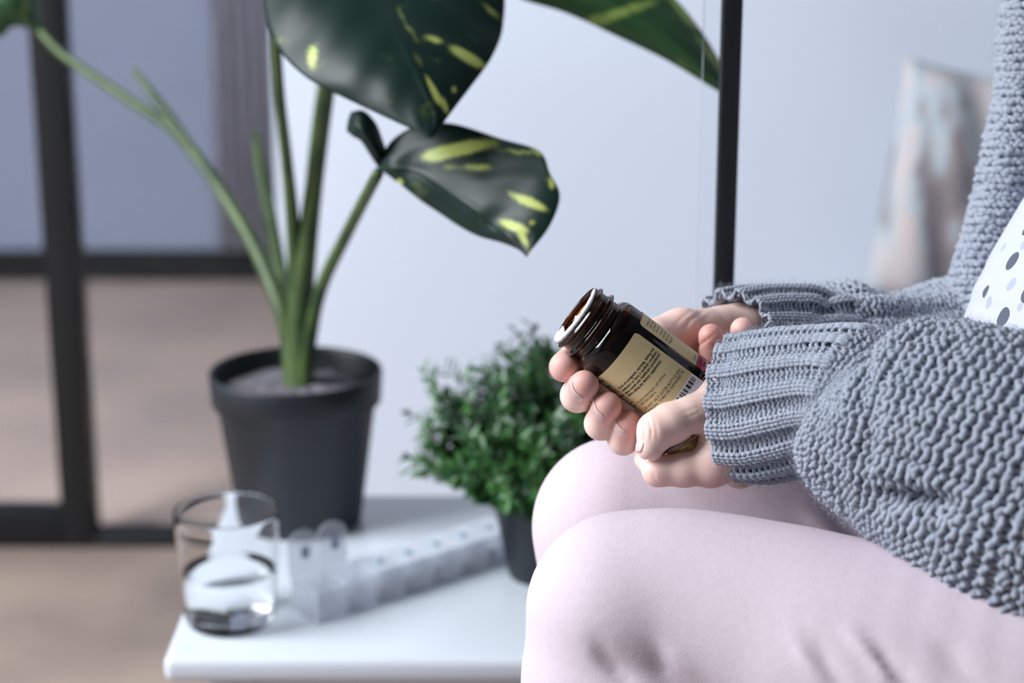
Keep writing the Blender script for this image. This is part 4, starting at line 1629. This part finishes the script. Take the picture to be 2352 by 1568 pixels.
g0, g1 = math.radians(29), math.radians(43.5)
TEND = 283
label_patch('label', g1 - 2 * math.pi, g0, 122, 322, 94.3, MAT['label'], (9, 9, 0, 0), 200)
label_patch('label_panel', math.radians(-75), g0, TEND, 321, 94.55, MAT['label_white'], (0, 0, 0, 0), 50)['label'] = 'white barcode panel'
label_patch('label_panel', g1, math.radians(150), TEND, 321, 94.55, MAT['label_red'], (0, 0, 0, 0), 50)['label'] = 'crimson lower label band'

# lettering printed on the label
ink_v, ink_f = [], []


def glyphs(text):
    cu = bpy.data.curves.new('tmp_text', 'FONT')
    cu.body = text
    cu.size = 1.0
    cu.resolution_u = 2
    to = bpy.data.objects.new('tmp_text', cu)
    COL.objects.link(to)
    dg = bpy.context.evaluated_depsgraph_get()
    me = bpy.data.meshes.new_from_object(to.evaluated_get(dg))
    v = np.array([q.co[:] for q in me.vertices])
    f = [tuple(p.vertices) for p in me.polygons]
    bpy.data.objects.remove(to)
    bpy.data.curves.remove(cu)
    bpy.data.meshes.remove(me)
    return v, f


def print_line(text, start, end, height, bold=0.0, r=94.75, clip=None):
    global ink_v, ink_f
    v, f = glyphs(text)
    t0, p0 = px_to_label(*start)
    t1, p1 = px_to_label(*end)
    x0, x1 = v[:, 0].min(), v[:, 0].max()
    for rep in ((0, 0), (bold, 0), (-bold, 0), (0, bold)) if bold else ((0, 0),):
        b = len(ink_v)
        for (x, y, _) in v:
            s = (x - x0) / (x1 - x0)
            psi = p0 + (p1 - p0) * s + rep[0] / 94
            t = t0 + (t1 - t0) * s - y * height + rep[1]
            ink_v.append(bl(psi, t * PXM, r * PXM))
        ink_f += [tuple(i + b for i in q) for q in f]


H1 = 8.8
print_line('If you are pregnant, nursing, taking any', (1419, 890), (1495, 799), H1, 0.28)
print_line('medication or have a medical condition,', (1427, 896), (1502, 806), H1, 0.28)
print_line('please consult your healthcare practitioner', (1434, 902), (1509, 811), H1, 0.28)
print_line('before taking any dietary supplement.', (1441, 907), (1511, 827), H1, 0.28)
print_line('For more information, call toll-free', (1462, 923), (1521, 857), H1)
print_line('1-877-SOLGAR 4.', (1469, 928), (1501, 898), H1)
print_line('DO NOT USE IF OUTER BOTTLE SEAL', (1480, 937), (1556, 845), H1)
print_line('IS MISSING, TORN OR DAMAGED IN', (1488, 942), (1563, 851), H1)
print_line('ANY WAY.', (1494, 947), (1513, 931), H1)
# upper label, only its beginnings can be seen
for (tx, sx, sy, ex, ey) in (("Solgar's too", 1481, 748, 1489.5, 733), ('dism, just a', 1489, 753, 1497, 738), ('as consume', 1495, 759, 1502.5, 745), ('live, yeast', 1503, 763, 1510, 750),
                             ('To assure fr', 1511, 771, 1519, 756), ('room tempe', 1518, 776, 1526, 762), ('Store away f', 1525, 782, 1534, 767), ('Keep out of r', 1533, 788, 1541, 773),
                             ('Carlstadt', 1589, 827, 1595, 815), ('Solgar Vita', 1596, 833, 1603, 819), ('Leonia, NJ', 1603, 838, 1609, 825)):
    print_line(tx, (sx, sy), (ex, ey), 8.2)


def ink_quad(psi0, psi1, t0, t1, r=94.75, n=8):
    b = len(ink_v)
    for i in range(n + 1):
        psi = psi0 + (psi1 - psi0) * i / n
        ink_v.append(bl(psi, t0 * PXM, r * PXM))
        ink_v.append(bl(psi, t1 * PXM, r * PXM))
    for i in range(n):
        ink_f.append((b + 2 * i, b + 2 * i + 1, b + 2 * i + 3, b + 2 * i + 2))


# facts box and barcode
ta, pa_ = px_to_label(1381, 868)
tb2, pb_ = px_to_label(1438, 911)
pbx = (pa_ + pb_) / 2
pl = math.radians(-140)
ink_quad(pbx - 0.012, pbx, ta, tb2)
ink_quad(pl, pbx, ta, ta + 1.6)
ink_quad(pl, pbx, tb2 - 1.6, tb2)
ink_quad(pl, pbx - 0.05, ta + 22, ta + 26)
ink_quad(pl, pbx - 0.03, ta + 38, ta + 39.4)
ink_quad(pl, pbx - 0.03, tb2 - 13, tb2 - 8.5)
print_line('acts', (1374, 882), (1384, 872), 13, 0.3)
print_line('% DV', (1397, 898), (1405, 889), 7)
print_line('50%', (1408, 905), (1416, 897), 7)
print_line('lester,', (1434, 924), (1444, 914), 7.5)
print_line('rched,', (1441, 931), (1452, 919), 7.5)
print_line('hoped,', (1450, 936), (1460, 926), 7.5)
_, pq = px_to_label(1588, 876)
for (k0, k1) in ((0, .012), (.03, .042), (.06, .085), (.105, .115), (.135, .185), (.205, .217), (.24, .30), (.33, .34), (.37, .41), (.43, .44), (.47, .50), (.53, .56), (.58, .59), (.63, .67)):
    ink_quad(pq + 0.09 - k1, pq + 0.09 - k0, TEND + 3, TEND + 16, 94.95, 3)
for (tt, pp) in ((TEND + 6, .94), (TEND + 17, .94)):
    ink_quad(pp, pp + .09, tt, tt + 4, 94.95, 3)
    ink_quad(pp + .12, pp + .2, tt, tt + 4, 94.95, 3)
ink = adopt(obj('label_print', ink_v, ink_f, MAT['ink'], smooth=False), bottle)
ink['kind'] = 'stuff'
ink['label'] = 'black printed text on the label'

# ================================================================== THE GOLD CAP
cc = PM(1568, 1032, 5)
CAX = (-.48 * R_ + .85 * U_) * math.cos(math.radians(5)) - F_ * math.sin(math.radians(5))
CAX /= np.linalg.norm(CAX)
cap_o = empty('bottle_cap', tuple(cc))
tag(cap_o, 'gold ribbed metal bottle cap pinched under the near thumb', 'bottle cap')
rc = 74 * PXM
prof = [(0, -22), (70, -22), (73, -20), (74.5, -17), (74, -14), (73, -12), (74.5, -9), (74.5, -7), (73, -5), (73, 2), (74.5, 4), (74.5, 7), (73, 9), (73, 16), (75, 19), (74, 22), (71, 22), (70, 14), (70, -17), (0, -17)]
v, f = lathe_vf([(r * PXM, h * PXM) for (r, h) in prof], 120, cc, CAX)
v = np.array(v)
for j in range(8, 10):                                # fine knurl on the skirt
    for i in range(0, 120, 2):
        k = j * 120 + i
        ctr = cc + CAX * (v[k] - cc).dot(CAX)
        v[k] = ctr + (v[k] - ctr) * 1.018
adopt(obj('shell', v, f, MAT['gold']), cap_o)
v, f = lathe_vf([(0, 8 * PXM), (69.5 * PXM, 8 * PXM), (69.5 * PXM, 4 * PXM), (0, 4 * PXM)], 60, cc, CAX)
lin = adopt(obj('liner', v, f, MAT['liner']), cap_o)
lin['label'] = 'pale disc liner'
